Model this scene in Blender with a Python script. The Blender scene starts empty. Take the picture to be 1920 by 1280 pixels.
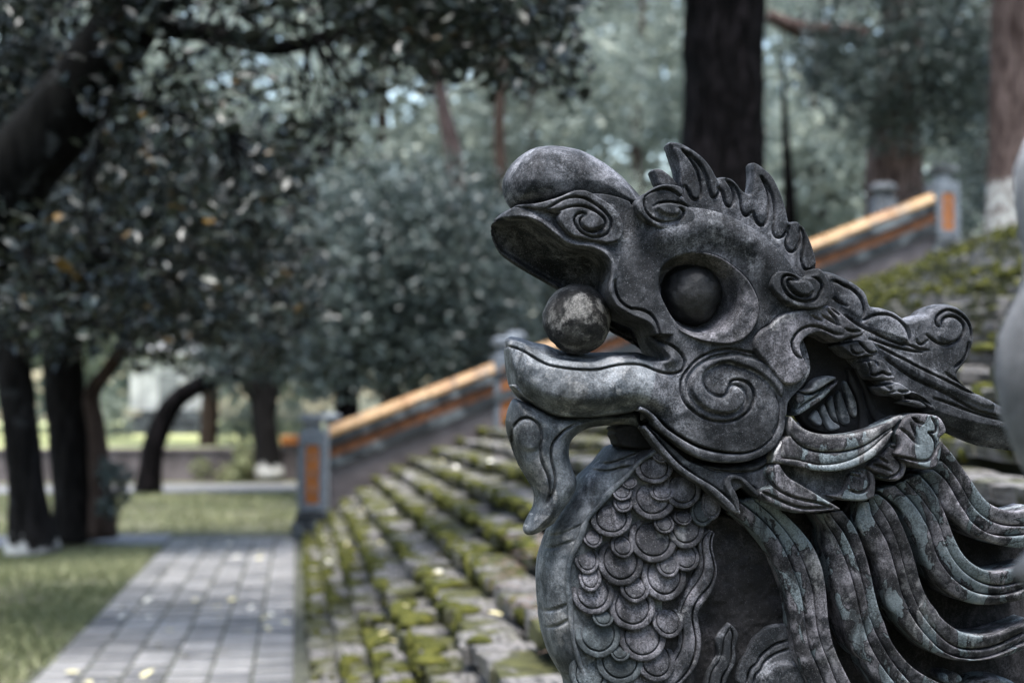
import bpy, bmesh, math, random
import numpy as np
from mathutils import Vector, Matrix
random.seed(7); RNG = np.random.default_rng(7)
SC = bpy.context.scene
COL = SC.collection
R_ = math.radians

# ------------------------------------------------------------------ camera
CAM_H = 1.65
FPX = 2667.0                       # focal length in photograph pixels (50 mm on 36 mm, 1920 wide)
VPU, VPV = 557.0, 770.0            # where lines along +Y (the path) vanish
PITCH = math.atan((VPV - 640) / FPX)
YAW = math.atan((960 - VPU) / math.hypot(FPX, VPV - 640))
cam_d = bpy.data.cameras.new('camera'); cam = bpy.data.objects.new('camera', cam_d); COL.objects.link(cam)
cam.location = (0, 0, CAM_H); cam.rotation_euler = (math.pi / 2 + PITCH, 0, -YAW)
cam_d.sensor_width = 36; cam_d.lens = 50; cam_d.clip_start = 0.05; cam_d.clip_end = 600
SC.camera = cam
DRAGON_Y = 2.4                     # distance of the statue's centre plane
cam_d.dof.use_dof = True; cam_d.dof.focus_distance = 2.46; cam_d.dof.aperture_fstop = 2.6
SC.render.resolution_x, SC.render.resolution_y = 1024, 682

# ------------------------------------------------------------------ sky, sun, exposure
SUN_DIR = Vector((-0.06, -0.24, 0.97)).normalized()
sun_el = math.asin(SUN_DIR.z); sun_az = math.atan2(SUN_DIR.x, SUN_DIR.y)
W = bpy.data.worlds.new('World'); SC.world = W; W.use_nodes = True
wn = W.node_tree; bg = wn.nodes['Background']
sky = wn.nodes.new('ShaderNodeTexSky'); sky.sky_type = 'NISHITA'; sky.sun_disc = False
sky.sun_elevation = sun_el; sky.sun_rotation = sun_az
sky.air_density = 1.5; sky.dust_density = 2.6; sky.ozone_density = 1.0
wn.links.new(sky.outputs[0], bg.inputs[0]); bg.inputs[1].default_value = 0.09
sun_l = bpy.data.lights.new('sun', 'SUN'); sun_o = bpy.data.objects.new('sun', sun_l); COL.objects.link(sun_o)
sun_l.energy = 1.5; sun_l.angle = R_(20); sun_l.color = (1.0, 0.992, 0.98)
sun_o.rotation_euler = SUN_DIR.to_track_quat('Z', 'Y').to_euler()
SC.view_settings.view_transform = 'Standard'; SC.view_settings.look = 'None'
SC.view_settings.gamma = 1.0; SC.view_settings.use_curve_mapping = False
SC.view_settings.exposure = 2.52
SC.render.engine = 'CYCLES'
SC.cycles.use_denoising = True
SC.cycles.max_bounces = 6; SC.cycles.diffuse_bounces = 3; SC.cycles.glossy_bounces = 2
SC.cycles.transmission_bounces = 3; SC.cycles.transparent_max_bounces = 4
SC.cycles.caustics_reflective = False; SC.cycles.caustics_refractive = False

# ------------------------------------------------------------------ geometry helpers
_RC = np.array(cam.rotation_euler.to_matrix())
def unproj(u, v, Y):
    """photograph pixel -> world point in the plane y = Y"""
    u = np.asarray(u, float); v = np.asarray(v, float)
    d = np.stack([(u - 960) / FPX, -(v - 640) / FPX, -np.ones_like(u)], -1) @ _RC.T
    s = np.asarray(Y) / d[..., 1]
    p = d * s[..., None]; p[..., 2] += CAM_H
    return p
def gpt(u, v, z=0.0):
    """photograph pixel -> world point on the level z"""
    d = _RC @ np.array([(u - 960) / FPX, -(v - 640) / FPX, -1.0])
    s = (z - CAM_H) / d[2]
    return np.array([d[0] * s, d[1] * s, z])
def proj(P):
    q = (np.asarray(P, float) - np.array([0, 0, CAM_H])) @ _RC
    return 960 + FPX * q[..., 0] / -q[..., 2], 640 - FPX * q[..., 1] / -q[..., 2]

def link(o, parent=None):
    COL.objects.link(o)
    if parent is not None: o.parent = parent
    return o
def mesh_of(name, V, F, mat=None, smooth=True):
    me = bpy.data.meshes.new(name)
    V = np.asarray(V, float)
    me.from_pydata(V.tolist(), [], F if isinstance(F, list) else F.tolist())
    if smooth: me.polygons.foreach_set('use_smooth', np.ones(len(me.polygons), bool))
    if mat is not None: me.materials.append(mat)
    me.update()
    return me
def obj(name, V, F, mat, parent=None, smooth=True, off=None):
    V = np.asarray(V, float)
    if off is not None: V = V - np.asarray(off)
    return link(bpy.data.objects.new(name, mesh_of(name, V, F, mat, smooth)), parent)
def empty(name, loc=(0, 0, 0)):
    o = bpy.data.objects.new(name, None); COL.objects.link(o); o.location = loc; o.empty_display_size = 0.1
    return o
def tag(o, label=None, cat=None, group=None, kind=None):
    if label: o['label'] = label
    if cat: o['category'] = cat
    if group: o['group'] = group
    if kind: o['kind'] = kind
    return o
def box_vf(x0, x1, y0, y1, z0, z1, c=0.0):
    """box with chamfered upper edges"""
    if c <= 0:
        V = [(x, y, z) for z in (z0, z1) for y in (y0, y1) for x in (x0, x1)]
        F = [[0, 2, 3, 1], [4, 5, 7, 6], [0, 1, 5, 4], [2, 6, 7, 3], [0, 4, 6, 2], [1, 3, 7, 5]]
        return V, F
    V = []
    for z, i in ((z0, 0), (z1 - c, 0), (z1, c)):
        V += [(x0 + i, y0 + i, z), (x1 - i, y0 + i, z), (x1 - i, y1 - i, z), (x0 + i, y1 - i, z)]
    F = [[3, 2, 1, 0], [8, 9, 10, 11]]
    for a in (0, 4):
        for k in range(4):
            F.append([a + k, a + (k + 1) % 4, a + 4 + (k + 1) % 4, a + 4 + k])
    return V, F
def join_vf(parts):
    V, F = [], []
    for v, f in parts:
        n = len(V); V += [tuple(p) for p in v]; F += [[i + n for i in q] for q in f]
    return V, F
def rotz(V, a, c=(0, 0)):
    V = np.array(V, float); x, y = V[:, 0] - c[0], V[:, 1] - c[1]
    V[:, 0] = c[0] + x * math.cos(a) - y * math.sin(a); V[:, 1] = c[1] + x * math.sin(a) + y * math.cos(a)
    return V
def lathe_vf(prof, n=24, c=(0, 0, 0)):
    V = []; F = []
    for r, z in prof:
        for k in range(n):
            t = 2 * math.pi * k / n; V.append((c[0] + r * math.cos(t), c[1] + r * math.sin(t), c[2] + z))
    for i in range(len(prof) - 1):
        for k in range(n):
            F.append([i * n + k, i * n + (k + 1) % n, (i + 1) * n + (k + 1) % n, (i + 1) * n + k])
    F.append(list(range(n))[::-1]); F.append([(len(prof) - 1) * n + k for k in range(n)])
    return V, F
def crom(P, n):
    """Catmull-Rom through control points, n samples"""
    P = np.asarray(P, float); m = len(P)
    Q = np.vstack([2 * P[0] - P[1], P, 2 * P[-1] - P[-2]])
    t = np.linspace(0, m - 1 - 1e-9, n); i = t.astype(int); f = (t - i)[:, None]
    a, b, c, d = Q[i], Q[i + 1], Q[i + 2], Q[i + 3]
    return 0.5 * (2 * b + (c - a) * f + (2 * a - 5 * b + 4 * c - d) * f ** 2 + (3 * b - a - 3 * c + d) * f ** 3)
def vnoise(P, scale, seed=0):
    """cheap smooth value noise, about -1..1"""
    P = np.asarray(P, float) * scale
    i = np.floor(P).astype(np.int64); f = P - i; f = f * f * (3 - 2 * f)
    r = 0
    D = P.shape[1]
    for c in range(2 ** D):
        o = np.array([(c >> k) & 1 for k in range(D)])
        q = i + o
        h = seed * 1013 + sum(q[:, k] * (73856093, 19349663, 83492791)[k] for k in range(D))
        h = (h ^ (h >> 13)) * 1274126177
        val = ((h ^ (h >> 16)) & 0xffff) / 32767.5 - 1
        w = np.prod(np.where(o, f, 1 - f), axis=1)
        r = r + val * w
    return r
def tube_vf(pts, rad, nseg=10, nlen=None, rough=0.0, rs=3.0, seed=0, ridges=0, rdepth=0.0):
    pts = np.asarray(pts, float); rad = np.asarray(rad, float)
    nlen = nlen or max(8, len(pts) * 5)
    C = crom(pts, nlen); Rr = crom(rad[:, None], nlen)[:, 0]
    T = np.gradient(C, axis=0); T /= np.linalg.norm(T, axis=1)[:, None]
    ref = np.array([0.0, 1, 0]) if abs(T[0][1]) < .8 else np.array([1.0, 0, 0])
    V = []; 
    for k in range(nlen):
        a = np.cross(T[k], ref); a /= np.linalg.norm(a); b = np.cross(T[k], a)
        th = np.linspace(0, 2 * math.pi, nseg, endpoint=False)
        V.append(C[k] + Rr[k] * (np.cos(th)[:, None] * a + np.sin(th)[:, None] * b))
    V = np.array(V)
    if rough > 0:
        flat = V.reshape(-1, 3); cc = np.repeat(C, nseg, 0); out = flat - cc
        n = vnoise(flat * np.array([1, 1, .45]), rs, seed) * .6 + vnoise(flat * np.array([1, 1, .4]), rs * 2.7, seed + 5) * .4
        if ridges:
            ph = np.tile(np.arange(nseg) / nseg, nlen); hh = np.repeat(np.linspace(0, 1, nlen), nseg)
            q = np.stack([ph * ridges, hh * 9.0], 1); w = vnoise(q, 1.0, seed + 9)
            wrapfix = np.minimum(ph, 1 - ph) * nseg
            n = n + rdepth * w * np.clip(wrapfix / 2, 0, 1)
        V = (flat + out * (n * rough)[:, None]).reshape(nlen, nseg, 3)
    V = V.reshape(-1, 3)
    i = np.arange(nlen - 1)[:, None] * nseg; k = np.arange(nseg)[None, :]
    F = np.stack([i + k, i + (k + 1) % nseg, i + nseg + (k + 1) % nseg, i + nseg + k], -1).reshape(-1, 4).tolist()
    F.append(list(range(nseg))[::-1]); F.append([(nlen - 1) * nseg + j for j in range(nseg)])
    return V, F

# ------------------------------------------------------------------ materials
def mat_new(name):
    m = bpy.data.materials.new(name); m.use_nodes = True
    nt = m.node_tree; return m, nt, nt.nodes['Principled BSDF']
def N(nt, t, **kw):
    n = nt.nodes.new(t)
    for k, v in kw.items():
        if isinstance(k, str) and hasattr(n, k): setattr(n, k, v)
        else: n.inputs[k].default_value = v
    return n
def inp(n, **kw):
    for k, v in kw.items(): n.inputs[k.replace('_', ' ')].default_value = v
    return n
def ramp(nt, fac, stops, interp='LINEAR'):
    r = nt.nodes.new('ShaderNodeValToRGB'); r.color_ramp.interpolation = interp
    e = r.color_ramp.elements
    while len(e) < len(stops): e.new(0.5)
    for q, (p, c) in zip(e, stops):
        q.position = p; q.color = (c, c, c, 1) if isinstance(c, (int, float)) else (*c, 1)
    nt.links.new(fac, r.inputs[0]); return r.outputs[0]
def mix(nt, fac, a, b, mode='MIX'):
    m = nt.nodes.new('ShaderNodeMix'); m.data_type = 'RGBA'; m.blend_type = mode
    for s, x in ((m.inputs[0], fac), (m.inputs[6], a), (m.inputs[7], b)):
        if isinstance(x, bpy.types.NodeSocket): nt.links.new(x, s)
        elif isinstance(x, (int, float)): s.default_value = x
        else: s.default_value = (*x, 1)
    return m.outputs[2]
def noise(nt, vec, scale, detail=4, rough=.55, dist=0):
    n = nt.nodes.new('ShaderNodeTexNoise'); inp(n, Scale=scale, Detail=detail, Roughness=rough, Distortion=dist)
    if vec is not None: nt.links.new(vec, n.inputs['Vector'])
    return n.outputs['Fac']
def mapping(nt, vec, scale=(1, 1, 1), rot=(0, 0, 0)):
    n = nt.nodes.new('ShaderNodeMapping'); n.inputs['Scale'].default_value = scale; n.inputs['Rotation'].default_value = rot
    nt.links.new(vec, n.inputs[0]); return n.outputs[0]
def bump(nt, bsdf, hs):
    prev = None
    for h, st, di in hs:
        b = nt.nodes.new('ShaderNodeBump'); inp(b, Strength=st, Distance=di); nt.links.new(h, b.inputs['Height'])
        if prev: nt.links.new(prev, b.inputs['Normal'])
        prev = b.outputs[0]
    nt.links.new(prev, bsdf.inputs['Normal'])
def coords(nt, kind='Object'):
    return nt.nodes.new('ShaderNodeTexCoord').outputs[kind]

def stone_mat(name, dark, light, patch=0.0, patch_col=(.11, .132, .143), speck=.5, lich=.5, rough=.85, lt=.58, edge=True):
    m, nt, b = mat_new(name); L = nt.links.new
    c = coords(nt)
    big = noise(nt, c, 7, 5, .6, .4); med = noise(nt, c, 26, 5, .65, .3); fine = noise(nt, c, 300, 3, .75)
    base = mix(nt, ramp(nt, med, [(.40, 0), (.60, 1)]), dark, light)
    base = mix(nt, ramp(nt, big, [(.40, .85), (.62, 0)]), base, tuple(x * .42 for x in dark))
    # warm and pale lichen blotches
    lichn = noise(nt, c, 15, 8, .72, .2)
    base = mix(nt, ramp(nt, lichn, [(lt, 0), (lt + .08, lich)]), base, tuple(min(.26, x * 1.9) for x in light))
    # vertical rain streaks
    st = noise(nt, mapping(nt, c, (34, 34, 3.2)), 1, 4, .6)
    base = mix(nt, ramp(nt, st, [(.50, 0), (.70, .55)]), base, tuple(x * .35 for x in dark))
    if patch > 0:
        pn = noise(nt, mapping(nt, c, (1, 1, .55)), 19, 4, .55, .5)
        t = 1 - patch
        base = mix(nt, ramp(nt, pn, [(t * .62 - .006, 0), (t * .62 + .006, 1)]), base, mix(nt, med, tuple(x * .7 for x in patch_col), tuple(x * 1.25 for x in patch_col)))
        base = mix(nt, ramp(nt, pn, [(t * .62 - .016, 0), (t * .62 - .004, 1), (t * .62 + .004, 1), (t * .62 + .014, 0)]), base, (.012, .012, .014))
        vor = nt.nodes.new('ShaderNodeTexVoronoi'); vor.feature = 'DISTANCE_TO_EDGE'; inp(vor, Scale=9.0)
        wv = nt.nodes.new('ShaderNodeVectorMath'); wv.operation = 'ADD'
        ns = nt.nodes.new('ShaderNodeTexNoise'); inp(ns, Scale=14.0, Detail=3); L(c, ns.inputs['Vector'])
        sc2 = nt.nodes.new('ShaderNodeVectorMath'); sc2.operation = 'SCALE'; sc2.inputs['Scale'].default_value = .06
        L(ns.outputs['Color'], sc2.inputs[0]); L(c, wv.inputs[0]); L(sc2.outputs[0], wv.inputs[1]); L(wv.outputs[0], vor.inputs['Vector'])
        ck = nt.nodes.new('ShaderNodeMath'); ck.operation = 'MULTIPLY'; L(ramp(nt, vor.outputs['Distance'], [(0.0, .9), (.011, 0)]), ck.inputs[0]); L(ramp(nt, big, [(.45, 0), (.52, 1)]), ck.inputs[1])
        base = mix(nt, ck.outputs[0], base, (.012, .012, .014))
    # dark algae runs and pale scoured areas
    al = noise(nt, mapping(nt, c, (10, 10, 4.5)), 1, 6, .68, .9)
    base = mix(nt, ramp(nt, al, [(.53, 0), (.63, .8)]), base, tuple(x * .30 for x in dark))
    base = mix(nt, ramp(nt, al, [(.33, .55), (.44, 0)]), base, tuple(min(.30, x * 1.45) for x in light))
    # worn, paler arrises
    geo = nt.nodes.new('ShaderNodeNewGeometry'); pt = nt.nodes.new('ShaderNodeMath'); pt.operation = 'MULTIPLY'
    L(ramp(nt, geo.outputs['Pointiness'], [(.515, 0), (.58, 1)]), pt.inputs[0]); L(ramp(nt, noise(nt, c, 60, 3, .6), [(.40, .1), (.62, .85)]), pt.inputs[1])
    if edge: base = mix(nt, pt.outputs[0], base, tuple(min(.30, x * 2.0) for x in light))
    # fine grain
    gm = nt.nodes.new('ShaderNodeMath'); gm.operation = 'MULTIPLY'; L(ramp(nt, noise(nt, c, 9, 4, .6, .3), [(.36, .25), (.62, 1)]), gm.inputs[0]); gm.inputs[1].default_value = speck
    base = mix(nt, gm.outputs[0], base, ramp(nt, fine, [(.38, .06), (.5, .5), (.62, .97)]), 'OVERLAY')
    sp2 = noise(nt, c, 520, 2, .6)
    base = mix(nt, ramp(nt, sp2, [(.63, 0), (.72, .6 * speck)]), base, tuple(min(.34, x * 2.4) for x in light))
    L(base, b.inputs['Base Color']); b.inputs['Roughness'].default_value = rough
    b.inputs['Specular IOR Level'].default_value = .3
    bump(nt, b, [(noise(nt, c, 55, 6, .65), .35, .004), (fine, .5, .0012)])
    return m
M = {}
M['stone'] = stone_mat('weathered_stone', (.015, .018, .022), (.125, .128, .142), speck=.8, lich=.6)
M['smooth'] = stone_mat('smooth_stone', (.034, .042, .050), (.175, .188, .203), speck=.5, lich=.7, rough=.6, lt=.54)
M['pale_carving'] = stone_mat('pale_carving_stone', (.026, .028, .033), (.18, .174, .193), speck=.8, lich=.55)
M['scale2'] = stone_mat('blue_scale_stone', (.036, .044, .048), (.09, .105, .114), speck=.6, lich=.3, edge=False)
M['scale1'] = stone_mat('scale_stone', (.026, .027, .032), (.165, .16, .178), speck=.85, lich=.5, edge=False)
M['mane'] = stone_mat('patched_stone', (.013, .014, .017), (.25, .238, .262), patch=.16, speck=.8, lich=.4)
M['black'] = stone_mat('recess_shade_stone', (.006, .006, .0065), (.018, .0175, .019), speck=.6, lich=.06)  # near-black colour paints shade into the ear and jaw recesses
M['panel'] = stone_mat('dark_panel_stone', (.007, .007, .008), (.045, .042, .046), speck=.9, lich=.35)  # dark mottled stone, also laid on the flank as painted shade
M['ball'] = stone_mat('lichen_ball', (.009, .0095, .010), (.095, .092, .087), speck=.6, lich=1.0, lt=.48)
M['eye'] = stone_mat('eye_stone', (.006, .0065, .007), (.022, .022, .023), speck=.6, lich=.3, rough=.52)
M['post'] = stone_mat('post_stone', (.032, .038, .045), (.105, .117, .13), speck=.3, lich=.3)
M['pale'] = stone_mat('pale_stone', (.20, .205, .215), (.30, .305, .315), speck=.3, lich=.2, edge=False)
# ================================================================== the stone dragon
PX = DRAGON_Y / FPX                # one photograph pixel at the statue, in metres
def Z(u0, v0, s):
    """tile coordinates (6.4 x enlargement with origin u0, v0) -> pixels of the carving drawing"""
    a = np.array([[float(t) for t in q.split(',')] for q in s.split()])
    return np.array([u0, v0]) + a / 6.4
TILE = dict(A1=(900, 260), A2=(900, 440), A3=(1180, 260), A4=(1180, 440), A5=(900, 600), A6=(1180, 620), A7=(1400, 460), A8=(1620, 460),
            B1=(1400, 640), B2=(1620, 640), B3=(940, 780), B4=(1180, 800), B5=(1400, 800), B6=(1620, 800), B7=(1000, 960), B8=(1000, 1080),
            C1=(1240, 960), C2=(1240, 1080), C3=(1440, 960), C4=(1440, 1080), C5=(1620, 960), C6=(1620, 1080))
def D(*s):
    """'A1:x,y x,y A2:x,y ...' -> carving curve"""
    out = []
    for part in ' '.join(s).split(' '):
        if not part: continue
        if ':' in part: t, part = part.split(':'); cur = TILE[t] if t != 'P' else None
        x, y = (float(q) for q in part.split(','))
        out.append((x, y) if cur is None else (cur[0] + x / 6.4, cur[1] + y / 6.4))
    return np.array(out)
def chaikin(P, closed, it=3):
    for _ in range(it):
        if closed:
            Q = np.roll(P, -1, 0); P = np.stack([.75 * P + .25 * Q, .25 * P + .75 * Q], 1).reshape(-1, 2)
        else:
            a, b = P[:-1], P[1:]
            mid = np.stack([.75 * a + .25 * b, .25 * a + .75 * b], 1).reshape(-1, 2)
            P = np.vstack([P[:1], mid, P[-1:]])
    return P
def dens(P, closed, step=2.5):
    Q = np.vstack([P, P[:1]]) if closed else P
    s = np.concatenate([[0], np.cumsum(np.linalg.norm(np.diff(Q, axis=0), axis=1))])
    n = max(6, int(s[-1] / step)); t = np.linspace(0, s[-1], n, endpoint=not closed)
    return np.stack([np.interp(t, s, Q[:, 0]), np.interp(t, s, Q[:, 1])], 1)
def pdist(G, poly, closed, near=False):
    A = poly if closed else poly[:-1]
    Bp = np.roll(poly, -1, 0) if closed else poly[1:]
    dv = Bp - A; L2 = (dv ** 2).sum(1) + 1e-9
    out = np.empty(len(G)); npt = np.empty((len(G), 2))
    for c in range(0, len(G), 8000):
        g = G[c:c + 8000]
        t = np.clip(((g[:, None, :] - A[None]) * dv[None]).sum(-1) / L2, 0, 1)
        q = A[None] + t[..., None] * dv[None]
        d2 = ((g[:, None, :] - q) ** 2).sum(-1); k = d2.argmin(1); r = np.arange(len(g))
        out[c:c + 8000] = np.sqrt(d2[r, k]); npt[c:c + 8000] = q[r, k]
    return (out, npt) if near else out
def stamp(poly, closed, xs, ys, rad):
    """distance (capped at rad) and nearest point of a curve on a regular grid"""
    nx, ny = len(xs), len(ys); st = xs[1] - xs[0]
    best = np.full((ny, nx), rad * rad); qx = np.zeros((ny, nx)); qy = np.zeros((ny, nx))
    A = poly if closed else poly[:-1]; Bp = np.roll(poly, -1, 0) if closed else poly[1:]
    for (ax, ay), (bx, by) in zip(A, Bp):
        i0 = max(0, int((min(ax, bx) - rad - xs[0]) / st)); i1 = min(nx, int((max(ax, bx) + rad - xs[0]) / st) + 2)
        j0 = max(0, int((min(ay, by) - rad - ys[0]) / st)); j1 = min(ny, int((max(ay, by) + rad - ys[0]) / st) + 2)
        if i0 >= i1 or j0 >= j1: continue
        X = xs[i0:i1][None]; Yy = ys[j0:j1][:, None]; dx, dy = bx - ax, by - ay
        t = np.clip(((X - ax) * dx + (Yy - ay) * dy) / (dx * dx + dy * dy + 1e-9), 0, 1)
        px, py = ax + t * dx, ay + t * dy; d2 = (X - px) ** 2 + (Yy - py) ** 2
        b = best[j0:j1, i0:i1]; m = d2 < b
        b[m] = d2[m]; qx[j0:j1, i0:i1][m] = px[m]; qy[j0:j1, i0:i1][m] = py[m]
    return np.sqrt(best), qx, qy
def inside(G, poly):
    x, y = G[:, 0], G[:, 1]; r = np.zeros(len(G), bool)
    a = poly; b = np.roll(poly, -1, 0)
    for i in range(len(a)):
        (x1, y1), (x2, y2) = a[i], b[i]
        if y1 == y2: continue
        c = ((y1 > y) != (y2 > y)); xi = (x2 - x1) * (y - y1) / (y2 - y1) + x1
        r ^= c & (x < xi)
    return r
def sstep(x, a, b):
    t = np.clip((x - a) / (b - a), 0, 1); return t * t * (3 - 2 * t)
def to_world(uv, h, lvl):
    """carving (pixels, height in pixels towards the viewer) -> metres; the drawing is scaled at the level lvl"""
    Yl = DRAGON_Y - np.asarray(lvl) * PX
    p = unproj(uv[:, 0], uv[:, 1], np.broadcast_to(Yl, (len(uv),)))
    p[:, 1] = DRAGON_Y - np.asarray(h) * PX
    return p
DR_LOC = np.array([unproj(1450, 900, DRAGON_Y)[0], DRAGON_Y, 0.0])
dragon = empty('dragon_statue', tuple(DR_LOC))
tag(dragon, 'large carved grey stone dragon with open mouth, round eye and flowing mane', 'statue')

def piece(name, out, base, H, R, bottom, lvl=None, grooves=(), raises=(), fn=None, mat='stone', parent=None, step=1.7, wall=True,
          back=False, split=None, lvlfn=None, rnd=.9, it=3, gw=1.75, gd=19.0, selflvl=False, label=None):
    """one carved piece: outline, rounded edge of radius R and rise H over base, engraved lines, side wall down to bottom"""
    poly = dens(chaikin(out, True, it), True, 2.2)
    lo, hi = poly.min(0) - 2 * step, poly.max(0) + 2 * step
    xs = np.arange(lo[0], hi[0], step); ys = np.arange(lo[1], hi[1], step)
    gx, gy = np.meshgrid(xs, ys); G = np.stack([gx.ravel(), gy.ravel()], 1)
    nx, ny = len(xs), len(ys)
    cen = (G.reshape(ny, nx, 2)[:-1, :-1] + step / 2).reshape(-1, 2)
    keep = inside(cen, poly)
    ci = np.arange((ny - 1) * nx).reshape(ny - 1, nx)[:, :-1].ravel()
    Q = np.stack([ci, ci + nx, ci + nx + 1, ci + 1], 1)[keep]
    cnt = np.bincount(Q.ravel(), minlength=len(G))
    used = np.nonzero(cnt)[0]; remap = -np.ones(len(G), int); remap[used] = np.arange(len(used))
    Q = remap[Q]; P = G[used]; bnd = cnt[used] < 4
    rmax = max(R, 14.0) + 2
    dg, qx, qy = stamp(poly, True, xs, ys, rmax); d = dg.ravel()[used]; near = np.stack([qx.ravel()[used], qy.ravel()[used]], 1)
    P = P.copy(); P[bnd] = near[bnd]; d[bnd] = 0
    t = np.clip(d / (R if R > 10 else R * .62), 0, 1)
    z = base + H * np.sqrt(np.clip(1 - (1 - t) ** 2, 0, 1))
    for rp, am, wd in raises:
        rp = dens(chaikin(rp, True, 3), True, 2.5)
        m = ((P > rp.min(0) - wd - 2) & (P < rp.max(0) + wd + 2)).all(1)
        if m.any():
            sd = stamp(rp, True, xs, ys, wd + 3.0)[0].ravel()[used][m]; sd = np.where(inside(P[m], rp), sd, -sd)
            z[m] += am * sstep(sd, -wd * .5, wd)
    if fn is not None: z = z + fn(P, d)
    z = z + vnoise(P, .035, 3) * rnd + vnoise(P, .12, 4) * rnd * .35
    for g in grooves:
        w_, dp = gw, gd
        if isinstance(g, tuple): g, w_, dp = g
        gp = dens(chaikin(g, False, 3), False, 2.5)
        m = ((P > gp.min(0) - 9) & (P < gp.max(0) + 9)).all(1)
        if m.any():
            gdist = stamp(gp, False, xs, ys, 9.0)[0].ravel()[used][m]
            tip = np.minimum(np.linalg.norm(P[m] - gp[0], axis=1), np.linalg.norm(P[m] - gp[-1], axis=1))
            z[m] -= dp * np.exp(-(gdist / w_) ** 2) * (.35 + .65 * sstep(tip, 0, 14))
    if back: z = np.maximum(z, bottom + .4)
    zl = (base + H) if lvl is None else lvl
    if lvlfn is not None: zl = lvlfn(P)
    Wd = to_world(P, z, z if selflvl else zl) - DR_LOC
    # boundary edges -> wall
    E = np.concatenate([Q[:, [0, 1]], Q[:, [1, 2]], Q[:, [2, 3]], Q[:, [3, 0]]])
    key = np.sort(E, 1); kk = key[:, 0] * len(P) + key[:, 1]
    _, inv, c2 = np.unique(kk, return_inverse=True, return_counts=True)
    BE = E[c2[inv] == 1]
    def build(nm, Qs, walls, par, lab=None):
        us = np.unique(Qs); rm = -np.ones(len(P), int); rm[us] = np.arange(len(us))
        V = Wd[us]; F = rm[Qs][:, ::-1].tolist(); n = len(V)
        be = BE[np.isin(BE[:, 0], us) & np.isin(BE[:, 1], us)] if walls else BE[:0]
        if len(be):
            bu = np.unique(be); br = -np.ones(len(P), int); br[bu] = np.arange(len(bu))
            top = Wd[bu]; low = top.copy(); low[:, 1] = -bottom * PX
            V = np.vstack([V, top, low]); k = len(bu)
            F += np.stack([n + br[be[:, 0]], n + br[be[:, 1]], n + k + br[be[:, 1]], n + k + br[be[:, 0]]], 1)[:, ::1].tolist()
        if back:
            n = len(V); Bk = Wd[us].copy(); Bk[:, 1] = -Bk[:, 1] - 2 * bottom * PX
            V = np.vstack([V, Bk]); F += (rm[Qs] + n).tolist()
            if len(be):
                n = len(V); tb = Wd[bu].copy(); tb[:, 1] = -tb[:, 1] + (-2 * bottom * PX); lb = Wd[bu].copy(); lb[:, 1] = -bottom * PX
                V = np.vstack([V, tb, lb]); F += np.stack([n + br[be[:, 1]], n + br[be[:, 0]], n + k + br[be[:, 0]], n + k + br[be[:, 1]]], 1).tolist()
        o = obj(nm, V, F, M[mat], par or dragon)
        if lab: o['label'] = lab
        return o
    if split:
        cc = P[Q].mean(1); rest = np.ones(len(Q), bool); res = {}
        for nm, sp in split:
            m = inside(cc, sp) & rest; rest &= ~m
            res[nm] = build(nm, Q[m], wall, parent)
        res[name] = build(name, Q[rest], wall, parent, label)
        return res
    return build(name, Q, wall, parent, label)

def resamp(P, n):
    s = np.concatenate([[0], np.cumsum(np.linalg.norm(np.diff(P, axis=0), axis=1))])
    t = np.linspace(0, s[-1], n); return np.stack([np.interp(t, s, P[:, 0]), np.interp(t, s, P[:, 1])], 1)
def ribbon(name, ea, eb, h, crown=6, wall=16, mat='mane', parent=None, inset=1.25, tilt=0.0, hfun=None, label=None, cross=9):
    ea, eb = chaikin(ea, False, 3), chaikin(eb, False, 3)
    L = np.linalg.norm(np.diff(ea, axis=0), axis=1).sum(); n = max(12, int(L / 3.2))
    a, b = resamp(ea, n), resamp(eb, n)
    w = np.linalg.norm(b - a, axis=1)[:, None] + 1e-6; dr = (b - a) / w
    ins = np.minimum(inset, w * .3); a = a + dr * ins; b = b - dr * ins
    ts = 0.5 - 0.5 * np.cos(np.linspace(0, math.pi, cross))
    V = []
    hh = np.full(n, float(h)) if hfun is None else hfun(np.linspace(0, 1, n))
    for j, t in enumerate(ts):
        uv = a + (b - a) * t
        prof = .2 * (1 - (2 * t - 1) ** 2) + .8 * (1 - abs(2 * t - 1) ** 11) ** .5
        z = hh - crown + crown * prof + tilt * (t - .5) + vnoise(uv, .06, 11) * .7
        V.append(to_world(uv, z, hh))
    low0 = to_world(a, hh - wall, hh); low1 = to_world(b, hh - wall, hh)
    V = np.array([low0] + V + [low1]); m = len(V)
    V = V.transpose(1, 0, 2).reshape(-1, 3) - DR_LOC
    i = np.arange(n - 1)[:, None] * m; k = np.arange(m - 1)[None]
    F = np.stack([i + k, i + k + 1, i + m + k + 1, i + m + k], -1).reshape(-1, 4).tolist()
    F.append(list(range(m))[::-1]); F.append([(n - 1) * m + q for q in range(m)])
    o = obj(name, V, F, M[mat], parent or dragon)
    if label: o['label'] = label
    return o
def band(name, edges, h, mat='mane', parent=None, dh=(0, 0, 0, 0, 0), **kw):
    return [ribbon(name, edges[i], edges[i + 1], h + dh[i], mat=mat, parent=parent, **kw) for i in range(len(edges) - 1)]

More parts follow.
